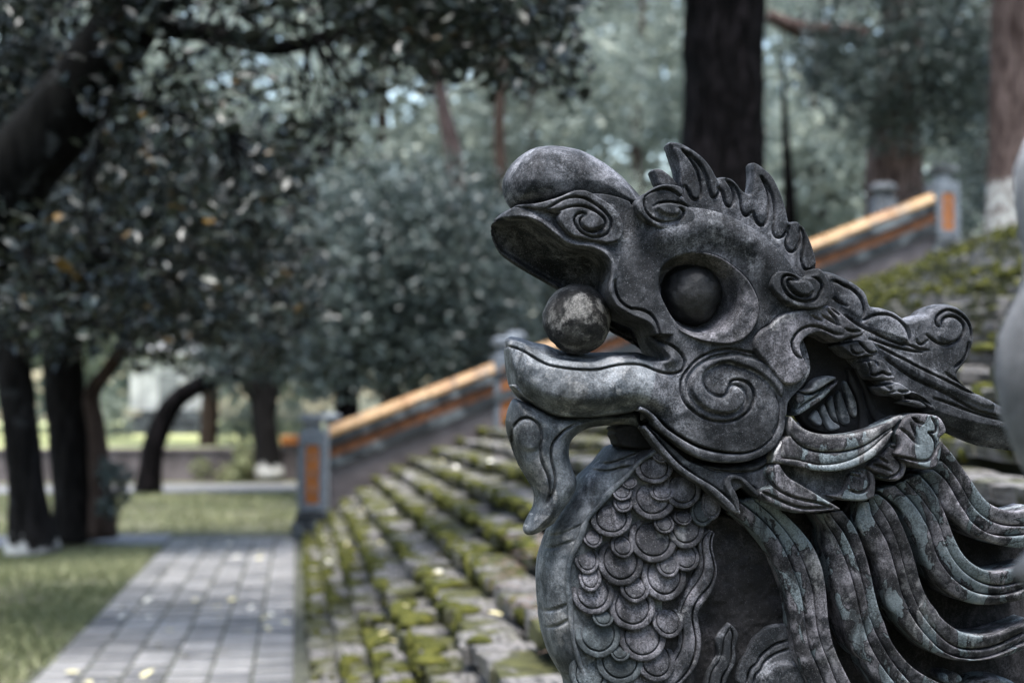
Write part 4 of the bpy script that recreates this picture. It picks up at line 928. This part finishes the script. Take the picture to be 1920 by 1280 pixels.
def post(px_u, x, ztop, zbot, name='post'):
    p = obj(name, *box_vf(-.15, .15, -.15, .15, zbot + .34, ztop - .235, .012), M['post'], bal, smooth=False); p.location = (x - BO[0], 0, 0)
    def ch(nm, v, f, m): return obj(nm, v, f, m, p, smooth=False)
    ch('plinth', *join_vf([box_vf(-.26, .26, -.26, .26, zbot - .1, zbot + .19, .03), box_vf(-.21, .21, -.21, .21, zbot + .185, zbot + .345, .06)]), M['rail'])
    for a_ in range(4):
        v, f = box_vf(-.085, .085, -.162, -.140, zbot + .44, ztop - .40); ch('panel', rotz(v, a_ * math.pi / 2), f, M['orange'])
        for e in (-1, 1):
            v, f = box_vf(e * .126 - .036, e * .126 + .036, -.176, -.140, zbot + .35, ztop - .24, .006); ch('panel_border', rotz(v, a_ * math.pi / 2), f, M['post'])
        for z0, z1_ in ((zbot + .35, zbot + .43), (ztop - .39, ztop - .24)):
            v, f = box_vf(-.089, .089, -.174, -.140, z0, z1_, .006); ch('panel_border', rotz(v, a_ * math.pi / 2), f, M['post'])
    # brushed characters on the panel
    for q in range(3):
        zc_ = zbot + .44 + (ztop - .40 - zbot - .44) * (.25 + .27 * q)
        v, f = join_vf([box_vf(-.03, .03, -.166, -.1615, zc_ - .006, zc_ + .008), box_vf(-.006, .008, -.167, -.1612, zc_ - .035, zc_ + .035), box_vf(-.022, .024, -.1665, -.1613, zc_ - .03, zc_ - .02)]); ch('character', v, f, M['roof'])
    ch('neck', *lathe_vf([(.15, ztop - .237), (.12, ztop - .215), (.115, ztop - .12), (.13, ztop - .095)], 16), M['roof'])
    ch('cap', *join_vf([box_vf(-.165, .165, -.165, .165, ztop - .10, ztop, .035)]), M['rail'] if zbot > 3 else M['post'])
    return p
z1 = unproj(585, 776, FAR_Y)[2]; post(585, unproj(585, 900, FAR_Y)[0], z1, .02)
z2 = unproj(945, 632, FAR_Y)[2]; post(945, unproj(948, 700, FAR_Y)[0], z2, 1.0)
z3 = unproj(1768, 312, FAR_Y)[2]; post(1768, unproj(1768, 400, FAR_Y)[0], z3, 3.72)
# a second, lower balustrade further back, seen as an orange strip and two knobs
b2 = tag(empty('far_balustrade', (-1.0, 26.0, 0)), 'distant low balustrade with orange panels left of the front post', 'balustrade')
xl = float(unproj(526, 825, 26)[0]) + 1.0; zt_ = float(unproj(540, 816, 26)[2])
obj('coping', *box_vf(xl, 2.2, -.14, .14, zt_ - .16, zt_, .03), M['orange'], b2, smooth=False)
obj('rail', *box_vf(xl + .02, 2.2, -.10, .10, zt_ - .24, zt_ - .161), M['rail'], b2, smooth=False)
for e in (.35, 1.2, 2.0): obj('baluster', *box_vf(xl + e - .05, xl + e + .05, -.06, .06, 0, zt_ - .241), M['rail'], b2, smooth=False)
def knob_post(nm, u, v0, v1, Y, wpx, label, mat='pale', zb=None):
    a = unproj(u, v0, Y); b_ = unproj(u, v1, Y); w_ = wpx / FPX * Y / 2; zb = b_[2] if zb is None else zb; H_ = a[2] - b_[2]
    e = tag(empty(nm, (a[0], Y, zb)), label, 'post', 'stone posts beyond the balustrade')
    obj('shaft', *box_vf(-w_ * .72, w_ * .72, -w_ * .72, w_ * .72, 0, a[2] - zb - H_ * .42, .01), M[mat], e, smooth=False)
    zt = a[2] - zb
    obj('neck', *lathe_vf([(w_ * .72, zt - H_ * .42), (w_ * .6, zt - H_ * .36), (w_ * .6, zt - H_ * .3)], 14), M['rail'], e)
    obj('cap', *lathe_vf([(w_ * .6, zt - H_ * .3), (w_ * .95, zt - H_ * .22), (w_, zt - H_ * .1), (w_ * .7, zt), (0, zt + .01)], 14), M[mat], e)
    return e
knob_post('stone_post', 1655, 345, 405, 22.0, 56, 'pale knobbed stone post behind the upper end of the coping', zb=3.0)
knob_post('stone_post', 968, 622, 700, 21.0, 40, 'grey knobbed stone post just right of the middle balustrade post', 'post', zb=.9)
knob_post('stone_post', 622, 775, 830, 22.5, 36, 'small grey stone post right behind the front orange-panelled post', 'post', zb=0)

# ---- plinth under the dragon and the near finial
zb = float(unproj(1400, 1540, DRAGON_Y)[2])
obj('plinth', *join_vf([box_vf(-.42, 1.2, -.16, .22, -.0, zb * .35, .02), box_vf(-.34, 1.2, -.12, .18, zb * .35 - .01, zb + .05, .02)]), M['post'], dragon, smooth=False)
fin = unproj(2010, 700, 1.25)
fe = tag(empty('stone_finial', (fin[0], 1.25, 0)), 'blurred pale grey stone finial at the right edge, nearest the camera', 'finial')
zc = fin[2]; k_ = 1.25 / FPX
obj('bulb', *lathe_vf([(40 * k_, zc - 330 * k_), (58 * k_, zc - 260 * k_), (104 * k_, zc - 180 * k_), (138 * k_, zc - 90 * k_), (150 * k_, zc), (140 * k_, zc + 80 * k_), (108 * k_, zc + 150 * k_), (88 * k_, zc + 200 * k_), (92 * k_, zc + 260 * k_), (104 * k_, zc + 340 * k_), (104 * k_, zc + 420 * k_), (80 * k_, zc + 480 * k_), (0, zc + 510 * k_)], 40), M['pale'], fe)
obj('shaft', *lathe_vf([(.075, 0), (.075, .12), (.05, .16), (.045, zc - 430 * k_), (.06, zc - 400 * k_), (.03, zc - 325 * k_)], 24), M['pale'], fe)

# ---- far lawn, low wall, hedge and monument
tag(obj('lawn', *box_vf(-70, 1.6, 34.9, 120, -.2, .74), M['lawn'], smooth=False), kind='structure')
lw = tag(empty('low_wall', (-4, 34.7, 0)), 'low pinkish brick wall in front of the sunlit lawn', 'wall')
obj('brickwork', *box_vf(-40, 5.5, -.14, .14, -.05, .70, .02), M['wallbrick'], lw, smooth=False)
obj('wall_cap', *box_vf(-40, 5.5, -.19, .19, .70, .78, .02), M['wallbrick'], lw, smooth=False)
def by(u, v, Y): return unproj(u, v, Y)
mo = tag(empty('monument', (by(318, 800, 58)[0], 58, .74)), 'white gabled monument on a dark stepped base beyond the lawn', 'monument')
kk = 58 / FPX
st = []
for i in range(5): st.append(box_vf(-104 * kk + i * 14 * kk, 104 * kk - i * 14 * kk, -1.6 + i * .25, 1.6 - i * .25, i * .19, (i + 1) * .19 - .003, .02))
for v, f in st: obj('base_step', v, f, M['rail'], mo, smooth=False)
obj('wall', *box_vf(-68 * kk, 68 * kk, -.55, .55, .95, 3.15, .04), M['plaster'], mo, smooth=False)
obj('door', *box_vf(-18 * kk, 18 * kk, -.58, -.55, .96, 2.3, .0), M['roof'], mo, smooth=False)
for e in (-1, 1): obj('pilaster', *box_vf(e * 60 * kk - .16, e * 60 * kk + .16, -.66, -.56, .95, 3.1, .02), M['plaster'], mo, smooth=False)
obj('roof', [(-82 * kk, -.8, 3.15), (82 * kk, -.8, 3.15), (82 * kk, .8, 3.15), (-82 * kk, .8, 3.15), (-62 * kk, 0, 4.1), (62 * kk, 0, 4.1)], [[0, 1, 5, 4], [2, 3, 4, 5], [0, 4, 3], [1, 2, 5], [3, 2, 1, 0]], M['plaster'], mo, smooth=False)

# ---- foliage
def leaf_cloud(cs, n, size, seed, up=.5, shape=.30, flat=1.0, lo=.25):
    """leaf blades scattered through ball-shaped clumps: cs = [(centre, radius)]"""
    r = np.random.default_rng(seed)
    C = np.array([c for c, _ in cs]); Rr = np.array([q for _, q in cs]); w = Rr ** 2; w /= w.sum()
    k = r.choice(len(cs), n, p=w)
    d = r.normal(size=(n, 3)); d /= np.linalg.norm(d, axis=1)[:, None]
    rad = lo + (1 - lo) * r.random(n) ** .45
    P = C[k] + d * (Rr[k] * rad)[:, None] * np.array([1, 1, flat])
    # fine sub-clumping
    P += .22 * Rr[k][:, None] * np.stack([vnoise(P, 2.2 / max(.3, Rr.mean()), s) for s in (1, 2, 3)], 1)
    nr = r.normal(size=(n, 3)) * (1 - up * .6) + np.array([0, 0, up * 1.6]) + d * .5; nr /= np.linalg.norm(nr, axis=1)[:, None]
    a = r.normal(size=(n, 3)); a -= nr * (a * nr).sum(1)[:, None]; a /= np.linalg.norm(a, axis=1)[:, None]
    b_ = np.cross(nr, a); s = size * r.uniform(.6, 1.3, n)[:, None]
    V = np.stack([P - a * s * .5, P + b_ * s * shape + nr * s * .07, P + a * s * .5, P - b_ * s * shape + nr * s * .07], 1).reshape(-1, 3)
    i = np.arange(n)[:, None] * 4
    F = np.concatenate([i + np.array([[0, 1, 2]]), i + np.array([[0, 2, 3]])])
    t = np.clip(r.random(n) * .7 + .2 * vnoise(P, .9, 5) + .12, 0, .95); t[r.random(n) < .012] = 1.0
    return V, F, np.repeat(t, 4)
def crown_obj(name, cs, n, size, seed, mat, parent, loc, **kw):
    V, F, t = leaf_cloud(cs, n, size, seed, **kw)
    o = obj(name, V, F, M[mat], parent, smooth=False, off=loc)
    at = o.data.attributes.new('tint', 'FLOAT', 'POINT'); at.data.foreach_set('value', t)
    return o
def clumps(boxes, seed):
    """boxes of (u0, u1, v0, v1, Y0, Y1, count, r) -> clumps"""
    r = np.random.default_rng(seed); out = []
    for u0, u1, v0, v1, Y0, Y1, n, rad in boxes:
        for _ in range(n):
            Y = r.uniform(Y0, Y1); out.append((unproj(r.uniform(u0, u1), r.uniform(v0, v1), Y), rad * r.uniform(.7, 1.25)))
    return out
def tree(name, label, trunks, boxes, n, size, mat, bark, seed, group=None, rough=.10, seg=14, ridges=0, rdepth=0, nl=None, rs=3.0, **kw):
    base = np.array(trunks[0][0][0], float)
    e = tag(empty(name, tuple(base)), label, 'tree', group)
    for i, (pts, rad) in enumerate(trunks):
        V, F = tube_vf(pts, rad, seg if i == 0 else max(7, seg // 2), nl if (nl and i == 0) else None, rough=rough, rs=rs, seed=seed + i, ridges=ridges if i == 0 else 0, rdepth=rdepth)
        obj('trunk' if i == 0 else 'limb', V, F, M[bark], e, off=base)
    if n:
        cs = clumps(boxes, seed); crown_obj('crown', cs, n, size, seed, mat, e, base, **kw)
    return e
def path_px(*q):
    return [tuple(unproj(u, v, Y)) for u, v, Y in q]
def rad_px(Y, *w): return [x / FPX * Y / 2 for x in w]
G_ = 'trees behind the balustrade'

# overhanging tree at upper left, its limb crossing the corner
ovt = path_px((-330, 1190, 11.6), (-260, 900, 11.5), (-150, 640, 11.3), (-20, 400, 11.0), (80, 260, 10.8), (190, 110, 10.6), (300, -40, 10.4), (460, -230, 10.2))
ovt[0] = (ovt[0][0], ovt[0][1], -.05)
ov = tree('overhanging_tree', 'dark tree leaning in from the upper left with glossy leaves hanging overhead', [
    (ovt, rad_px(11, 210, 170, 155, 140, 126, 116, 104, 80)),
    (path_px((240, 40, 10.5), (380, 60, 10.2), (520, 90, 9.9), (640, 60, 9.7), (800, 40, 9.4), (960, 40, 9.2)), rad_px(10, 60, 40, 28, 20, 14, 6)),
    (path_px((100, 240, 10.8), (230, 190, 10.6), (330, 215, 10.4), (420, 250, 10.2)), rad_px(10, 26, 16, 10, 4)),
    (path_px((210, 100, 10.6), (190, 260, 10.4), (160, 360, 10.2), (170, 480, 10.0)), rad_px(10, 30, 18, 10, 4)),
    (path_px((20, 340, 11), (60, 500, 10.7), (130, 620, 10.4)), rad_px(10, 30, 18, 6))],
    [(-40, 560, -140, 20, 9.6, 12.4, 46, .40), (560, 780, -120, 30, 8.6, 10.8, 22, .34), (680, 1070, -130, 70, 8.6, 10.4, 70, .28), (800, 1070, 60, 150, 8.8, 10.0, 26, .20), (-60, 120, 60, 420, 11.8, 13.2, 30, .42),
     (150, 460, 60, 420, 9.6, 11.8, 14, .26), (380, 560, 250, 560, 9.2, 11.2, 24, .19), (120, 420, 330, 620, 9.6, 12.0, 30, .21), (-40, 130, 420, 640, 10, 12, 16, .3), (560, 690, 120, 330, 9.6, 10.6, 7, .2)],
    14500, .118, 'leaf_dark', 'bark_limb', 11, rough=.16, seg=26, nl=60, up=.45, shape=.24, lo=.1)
# twigs carrying its leaf clumps
lim = np.vstack([crom(np.array(p_), 30) for p_ in (ovt, path_px((240, 40, 10.5), (380, 60, 10.2), (520, 90, 9.9), (640, 60, 9.7), (800, 40, 9.4), (960, 40, 9.2)), path_px((100, 240, 10.8), (230, 190, 10.6), (330, 215, 10.4), (420, 250, 10.2)), path_px((210, 100, 10.6), (190, 260, 10.4), (160, 360, 10.2), (170, 480, 10.0)), path_px((20, 340, 11), (60, 500, 10.7), (130, 620, 10.4)))])
tw = np.random.default_rng(57); parts_ = []
for c_, r_ in clumps([(400, 1060, -40, 140, 9, 10.2, 40, .2), (150, 560, 120, 580, 9.4, 11.4, 46, .2), (560, 690, 120, 330, 9.6, 10.6, 10, .2)], 58):
    j = np.argsort(np.linalg.norm(lim - c_, axis=1))[tw.integers(0, 4)]; a_ = lim[j]; m_ = (a_ + c_) / 2 + tw.normal(size=3) * .12
    parts_.append(tube_vf([a_, m_, c_, c_ + tw.normal(size=3) * .16 - np.array([0, 0, .1])], [.016, .010, .006, .003], 5, 10))
V, F = join_vf(parts_); o = obj('twigs', V, F, M['bark_limb'], ov, off=tuple(ov.location)); o['kind'] = 'stuff'
# single leaves hanging from it, the ones that show largest
lm = []
for k in range(5):
    r = np.random.default_rng(900 + k); pts = np.linspace(-1, 1, 7); wd = np.sqrt(np.clip(1 - pts ** 2, 0, 1)) * .23 * (1 - .18 * pts)
    V = [(x_, y_ * .5, -.10 * y_ ** 2 + z_) for y_, w_ in zip(pts, wd) for x_, z_ in ((-w_, .05 + r.uniform(0, .03)), (0, 0), (w_, .05 + r.uniform(0, .03)))]
    F = [[i * 3 + j, i * 3 + j + 1, i * 3 + j + 4, i * 3 + j + 3] for i in range(6) for j in range(2)]
    me = mesh_of('leaf', V, F, M['leaf_dark'], True); at = me.attributes.new('tint', 'FLOAT', 'POINT'); at.data.foreach_set('value', np.full(len(V), (.25, .5, .7, .9, .99)[k])); lm.append(me)
rl = np.random.default_rng(55)
spots = [(620, 1090, 0, 190, 150), (420, 700, 60, 330, 44), (60, 240, 560, 640, 8), (380, 600, 330, 600, 36), (150, 420, 200, 520, 40), (0, 160, 380, 640, 20)]
for u0, u1, v0, v1, n in spots:
    for _ in range(n):
        u, v = rl.uniform(u0, u1), v0 + (v1 - v0) * rl.random() ** 1.25
        p = unproj(u, v, rl.uniform(8.6, 10.4)); kq = rl.choice(5, p=(.32, .32, .2, .12, .04))
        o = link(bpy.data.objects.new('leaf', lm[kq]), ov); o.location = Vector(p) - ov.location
        o.rotation_euler = (rl.normal() * .7 + .3, rl.normal() * .7, rl.uniform(0, 6.28)); s = rl.uniform(.10, .16); o.scale = (s, s, s)

# two dark trunks at left
t1 = path_px((60, 1036, 17.0), (52, 960, 17.0), (44, 850, 17.0), (30, 720, 17.0), (22, 600, 17.0), (0, 420, 17.0), (-40, 150, 17.0))
tree('dark_tree', 'dark rough tree trunk at the far left edge with flaked white paint at its foot', [(t1, rad_px(17, 96, 72, 66, 64, 66, 64, 60))],
     [(-60, 300, 150, 520, 15.5, 18.5, 40, .65), (-60, 220, 480, 620, 15.8, 18, 16, .4)], 9000, .13, 'leaf_dark', 'bark_dark', 21, 'dark trees beside the path', rough=.16, seg=30, nl=70, rs=4, up=.6)
t2 = path_px((152, 1012, 18.2), (143, 930, 18.2), (132, 830, 18.2), (120, 720, 18.2), (118, 600, 18.2), (140, 430, 18.2), (160, 200, 18.2))
tree('dark_tree', 'thick dark forked tree trunk beside the path with a brown limb bending right', [(t2, rad_px(18.2, 116, 84, 76, 74, 76, 74, 66)),
     (path_px((192, 1008, 17.9), (188, 900, 17.9), (182, 810, 17.9), (172, 742, 17.9), (205, 690, 17.8), (240, 640, 17.7), (275, 590, 17.6), (300, 480, 17.6)), rad_px(17.8, 56, 40, 34, 30, 26, 24, 22, 16))],
     [(160, 560, 260, 560, 16.0, 19.5, 70, .42), (300, 600, 500, 660, 16.5, 19, 30, .32), (140, 420, 560, 680, 17, 19.5, 22, .34)], 11500, .125, 'leaf_dark', 'bark_plain', 22, 'dark trees beside the path', rough=.15, seg=30, nl=70, rs=4, up=.6)
for o in list(bpy.data.objects):
    if o.name.startswith('limb') and o.parent is not None and o.parent.get('label', '').startswith('thick dark forked'): o.data.materials[0] = M['bark_brown']
# shrub sprouting at its foot
sh = tag(empty('shrub', tuple(gpt(215, 985))), 'small leafy shrub sprouting at the foot of the forked trunk', 'shrub')
crown_obj('leaves', [(unproj(u, v, 17.3), .16) for u, v in ((200, 880), (215, 905), (222, 930), (205, 950), (228, 890))], 700, .07, 31, 'leaf_mid', sh, np.array(gpt(215, 985)))
for q in range(4): obj('stem', *tube_vf([gpt(212 + q * 2, 985), unproj(205 + q * 7, 940, 17.35), unproj(200 + q * 8, 895, 17.3)], [.012, .008, .004], 6), M['bark_brown'], sh, off=gpt(215, 985))
# curved tree
tree('curved_tree', 'black curved tree trunk bending right over the far path', [(path_px((277, 922, 29.2), (282, 880, 29.2), (290, 830, 29.2), (310, 780, 29.2), (340, 742, 29.1), (390, 715, 29.0), (450, 690, 28.9), (500, 640, 28.8)), rad_px(29, 52, 44, 42, 40, 36, 34, 30, 18))],
     [(380, 620, 520, 690, 27, 30, 26, .7)], 5500, .17, 'leaf_mid', 'bark_black', 23, rough=.12)
# white-footed tree
tree('painted_tree', 'dark straight tree with white painted foot left of the front post', [(path_px((506, 897, 34.2), (500, 830, 34.2), (492, 760, 34.2), (486, 690, 34.2), (480, 560, 34.2)), rad_px(34.2, 54, 46, 44, 48, 40)), (path_px((505, 780, 34.2), (520, 720, 34.1), (540, 690, 34)), rad_px(34, 24, 16, 8)), (path_px((490, 770, 34.2), (462, 725, 34), (450, 705, 33.8)), rad_px(34, 20, 18, 10))],
     [(420, 620, 420, 690, 34, 38, 30, .9)], 7000, .2, 'leaf_mid', 'bark_white', 24, rough=.10)
# dense tree in the middle
tree('dense_tree', 'dense dark green tree with drooping boughs above the coping in the middle', [(path_px((652, 800, 25), (650, 740, 25), (655, 650, 25), (690, 500, 25), (720, 380, 25)), rad_px(25, 50, 44, 42, 36, 20)), (path_px((790, 800, 26), (770, 690, 26), (740, 590, 26), (715, 480, 26)), rad_px(26, 16, 14, 12, 8)), (path_px((745, 790, 26), (740, 690, 26), (730, 560, 26)), rad_px(26, 22, 20, 14))],
     [(560, 960, 400, 660, 23.5, 28, 90, .8), (560, 780, 640, 740, 24, 27, 20, .45), (830, 1000, 560, 680, 24, 27, 18, .6), (640, 900, 330, 460, 24, 28, 26, .8)], 26000, .15, 'leaf_mid', 'bark_black', 25, G_, up=.55)
# great black trunk behind the dragon
gb = path_px((1372, 560, 21.5), (1360, 420, 21.5), (1354, 300, 21.5), (1356, 150, 21.5), (1358, 0, 21.5), (1360, -200, 21.5)); gb[0] = (gb[0][0], gb[0][1], 1.9)
tree('black_trunk_tree', 'huge straight black tree trunk rising behind the dragon crest', [(gb, rad_px(21.5, 190, 166, 158, 158, 156, 150))], [(1100, 1600, -520, -120, 20, 24, 40, 1.2)], 5000, .2, 'leaf_mid', 'bark_black', 26, rough=.06, seg=72, nl=110, ridges=26, rdepth=1.1, rs=6)
tree('slim_tree', 'slim dark tree just right of the huge black trunk', [(path_px((1482, 560, 27), (1480, 380, 27), (1476, 300, 27), (1470, 180, 27), (1466, 60, 27)), rad_px(27, 30, 26, 18, 10, 4))], [(1440, 1560, -200, 40, 26, 29, 12, .8)], 2500, .18, 'leaf_pale', 'bark_black', 27, G_)
# reddish trees at right
tree('reddish_tree', 'reddish brown tree trunk behind the upper post with leafy branches across it', [(path_px((1690, 480, 25), (1680, 380, 25), (1676, 280, 25), (1690, 170, 25), (1690, 40, 25), (1700, -150, 25)), rad_px(25, 150, 122, 108, 90, 80, 70)), (path_px((1700, 210, 24.8), (1740, 180, 24.7), (1765, 165, 24.6)), rad_px(25, 50, 40, 30)), (path_px((1620, 70, 25.5), (1560, 60, 25.2), (1500, 55, 25), (1440, 30, 25)), rad_px(25, 46, 40, 34, 24))],
     [(1540, 1860, -80, 150, 22.5, 25, 60, .55), (1600, 1860, 120, 260, 23, 24.4, 22, .36), (1560, 1680, 60, 230, 23, 25, 16, .4), (1770, 1860, 150, 420, 24, 28, 26, .6), (1500, 1560, 60, 200, 24, 27, 6, .5)], 15000, .13, 'leaf_mid', 'bark_red2', 28, rough=.12, seg=26, nl=60, up=.5)
rt = path_px((1892, 446, 20.2), (1892, 350, 20.2), (1896, 220, 20.2), (1900, 100, 20.2), (1902, -50, 20.2), (1905, -200, 20.2)); rt[0] = (rt[0][0], rt[0][1], TOP_Z - .03)
tree('painted_red_tree', 'reddish brown trunk with bright white painted foot at the right edge', [(rt, rad_px(20.2, 92, 86, 88, 90, 88, 80))], [(1800, 2050, -420, -140, 19, 22, 26, .9)], 3500, .16, 'leaf_mid', 'bark_red', 29, rough=.10, seg=30, nl=70)
# paler trees further back
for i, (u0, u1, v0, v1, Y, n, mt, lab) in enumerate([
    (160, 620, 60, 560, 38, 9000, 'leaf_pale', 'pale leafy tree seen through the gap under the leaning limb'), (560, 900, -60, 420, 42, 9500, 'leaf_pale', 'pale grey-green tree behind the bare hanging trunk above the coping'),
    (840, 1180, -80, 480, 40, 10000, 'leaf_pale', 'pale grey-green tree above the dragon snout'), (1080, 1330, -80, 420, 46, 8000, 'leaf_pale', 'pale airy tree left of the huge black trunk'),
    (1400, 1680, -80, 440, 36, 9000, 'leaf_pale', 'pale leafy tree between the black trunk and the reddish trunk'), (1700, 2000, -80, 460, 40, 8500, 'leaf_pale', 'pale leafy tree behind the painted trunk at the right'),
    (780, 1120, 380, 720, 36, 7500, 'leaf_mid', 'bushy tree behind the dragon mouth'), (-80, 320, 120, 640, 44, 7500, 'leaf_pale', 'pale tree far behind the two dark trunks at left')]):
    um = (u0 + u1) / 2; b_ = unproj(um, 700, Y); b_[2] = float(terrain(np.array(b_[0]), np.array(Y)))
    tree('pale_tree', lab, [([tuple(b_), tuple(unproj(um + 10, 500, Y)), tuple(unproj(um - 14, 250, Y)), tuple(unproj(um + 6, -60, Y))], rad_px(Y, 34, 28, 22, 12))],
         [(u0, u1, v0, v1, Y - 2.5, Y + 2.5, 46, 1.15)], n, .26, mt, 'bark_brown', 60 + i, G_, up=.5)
# hanging brown trunk piece at top centre
tree('hanging_trunk_tree', 'tapering brown tree trunk above the middle of the coping', [(path_px((860, 720, 30), (858, 420, 30), (850, 290, 30), (830, 200, 30), (820, 110, 30), (822, 0, 30)), rad_px(30, 44, 40, 34, 26, 20, 16))], [(760, 900, -120, 60, 29, 32, 12, .8)], 2500, .18, 'leaf_pale', 'bark_red2', 77, G_)
# wood on the slope far behind: reads as one mass
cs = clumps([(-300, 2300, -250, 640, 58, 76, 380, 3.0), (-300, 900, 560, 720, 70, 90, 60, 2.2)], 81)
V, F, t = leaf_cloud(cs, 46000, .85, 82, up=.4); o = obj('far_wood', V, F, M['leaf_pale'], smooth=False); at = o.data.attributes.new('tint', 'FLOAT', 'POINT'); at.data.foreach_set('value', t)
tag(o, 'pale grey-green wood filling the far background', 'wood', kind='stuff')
# shrubs by the monument and behind the coping
for i, (u, v, Y, r_, lab, mt) in enumerate([(445, 790, 40, .75, 'pale straw-coloured bush between the curved tree and the painted tree', 'leaf_pale'), (545, 800, 42, .8, 'pale bush behind the front post', 'leaf_pale'), (440, 870, 34.2, .45, 'green creeper bush growing over the low wall', 'grass'), (360, 745, 62, 1.1, 'pale bush in front of the white monument', 'leaf_pale'), (215, 800, 50, .9, 'pale bush left of the white monument', 'leaf_pale')]):
    c = unproj(u, v, Y); e = tag(empty('bush', (c[0], Y, .0)), lab, 'bush')
    crown_obj('leaves', [(c + RNG.normal(size=3) * r_ * .5, r_ * .6) for _ in range(9)], 1500, .10 * Y / 30, 90 + i, mt, e, np.array([c[0], Y, 0]))
    obj('stem', *tube_vf([(c[0], Y, 0), (c[0] + .05, Y, c[2] * .5), tuple(c)], [.05, .04, .02], 7), M['bark_brown'], e, off=(c[0], Y, 0))

# ---- grass, fallen leaves, twigs
def grass_obj(name, label, n, region, hmin, hmax, seed):
    r = np.random.default_rng(seed); x0, x1, y0, y1 = region
    x = r.uniform(x0, x1, n); y = r.uniform(y0, y1, n)
    keep = vnoise(np.stack([x, y], 1), 1.4, 9) + r.normal(size=n) * .4 > -.35; x, y = x[keep], y[keep]; n = len(x)
    z = terrain(x, y); a = r.uniform(0, 6.28, n); h = r.uniform(hmin, hmax, n); w_ = h * .13 + .003; ln = r.normal(size=(n, 2)) * h[:, None] * .45
    b0 = np.stack([x - np.cos(a) * w_, y - np.sin(a) * w_, z], 1); b1 = np.stack([x + np.cos(a) * w_, y + np.sin(a) * w_, z], 1); tp = np.stack([x + ln[:, 0], y + ln[:, 1], z + h], 1)
    V = np.stack([b0, b1, tp], 1).reshape(-1, 3); F = np.arange(3 * n).reshape(-1, 3)
    o = obj(name, V, F, M['grass'], smooth=False); t = np.clip(r.random(n) * .8 + .3 * vnoise(np.stack([x, y], 1), .9, 15) + .1, 0, 1)
    at = o.data.attributes.new('tint', 'FLOAT', 'POINT'); at.data.foreach_set('value', np.repeat(t, 3)); tag(o, label, 'grass', kind='stuff')
grass_obj('grass', 'short pale green grass left of the path', 60000, (-5.5, -1.58, 7.5, 17.9), .03, .085, 5)
grass_obj('grass', 'patchy grass strip beyond the end of the path', 26000, (-7, 1.2, 19.7, 29.4), .03, .09, 6)
fl = []
for k in range(4):
    r = np.random.default_rng(700 + k); V = [(0, -.5, 0), (.22, -.15, .05), (.24, .2, .08), (0, .5, .02), (-.24, .2, .07), (-.2, -.15, .06), (0, 0, -.01)]
    fl.append(mesh_of('fallen_leaf', V, [[6, i, (i + 1) % 6] for i in range(6)], M['fallen' if k % 2 else 'fallen2'], False))
rf = np.random.default_rng(12)
for n in range(130):
    on = n % 3
    if on == 0: x, y = rf.uniform(-1.5, -.02), rf.uniform(8.8, 18.5); z = .03; lab, g = 'small pale fallen leaf lying flat on the grey paved path', 'fallen leaves on the path'
    else:
        k = int(rf.integers(0, 15)); y = rf.uniform(6.5, 18.2); x = SX[k] + rf.uniform(.02, .9) * (SX[k + 1] - SX[k]); z = SZ[k] + .014; lab, g = 'small yellow fallen leaf lying on the mossy steps', 'fallen leaves on the steps'
        u, v = proj(np.array([x, y, z]))
        if u > 1010 or v > 1275: continue
    o = link(bpy.data.objects.new('fallen_leaf', fl[rf.integers(4)])); o.location = (x, y, z); o.rotation_euler = (rf.normal() * .25, rf.normal() * .25, rf.uniform(0, 6.28)); s = rf.uniform(.06, .115); o.scale = (s, s, s)
    tag(o, lab, 'leaf', g)
V, F = [], []
for n in range(150):
    k = int(rf.integers(5, 10)); y = rf.uniform(4.6, 8.0); x = SX[k] + rf.uniform(0, .22); z = SZ[k] + .014; a = rf.uniform(0, 6.28) if n % 3 else 1.1; l = rf.uniform(.1, .28)
    v, f = tube_vf([(x, y, z), (x + l * .5 * math.cos(a), y + l * .5 * math.sin(a), z + .03), (x + l * math.cos(a), y + l * math.sin(a), z + rf.uniform(-.02, .03))], [.003, .0025, .0015], 4, 4)
    n0 = len(V); V += [tuple(p) for p in v]; F += [[i + n0 for i in q] for q in f]
tag(obj('pine_straw', V, F, M['twig']), 'dry brown pine straw strewn over the nearest steps', 'straw', kind='stuff')

# ---- unseen trees added beside and behind the viewer to shade the scene
for i, (x, y, r_, h_, lab) in enumerate([(-5.5, 3.5, 2.6, 6.5, 'added shade tree left of the viewer outside the picture'), (-4.0, -5.5, 3.0, 7.0, 'added shade tree behind the viewer at left'), (1.5, -8.0, 3.2, 7.5, 'added shade tree right behind the viewer'), (7.5, -7.0, 3.2, 8.5, 'added shade tree behind the viewer at right'), (-9.0, -1.0, 3.0, 7.0, 'added shade tree far left of the viewer')]):
    g0 = float(terrain(np.array(x), np.array(y))); b0 = np.array([x, y, max(0, g0)])
    e = tag(empty('added_shade_tree', tuple(b0)), lab, 'tree', 'unseen shade trees added around the viewer')
    V, F = tube_vf([b0, b0 + (.1, 0, h_ * .35), b0 + (-.1, .1, h_ * .7), b0 + (.1, 0, h_)], [.3, .24, .18, .06], 12, rough=.1); obj('trunk', V, F, M['bark_plain'], e, off=b0)
    rr = np.random.default_rng(300 + i); cs = [(b0 + np.array([0, 0, h_ * .62]) + rr.normal(size=3) * np.array([r_ * .5, r_ * .5, h_ * .2]), r_ * .42) for _ in range(26)]
    crown_obj('crown', cs, 5200, .30, 310 + i, 'leaf_mid', e, b0)
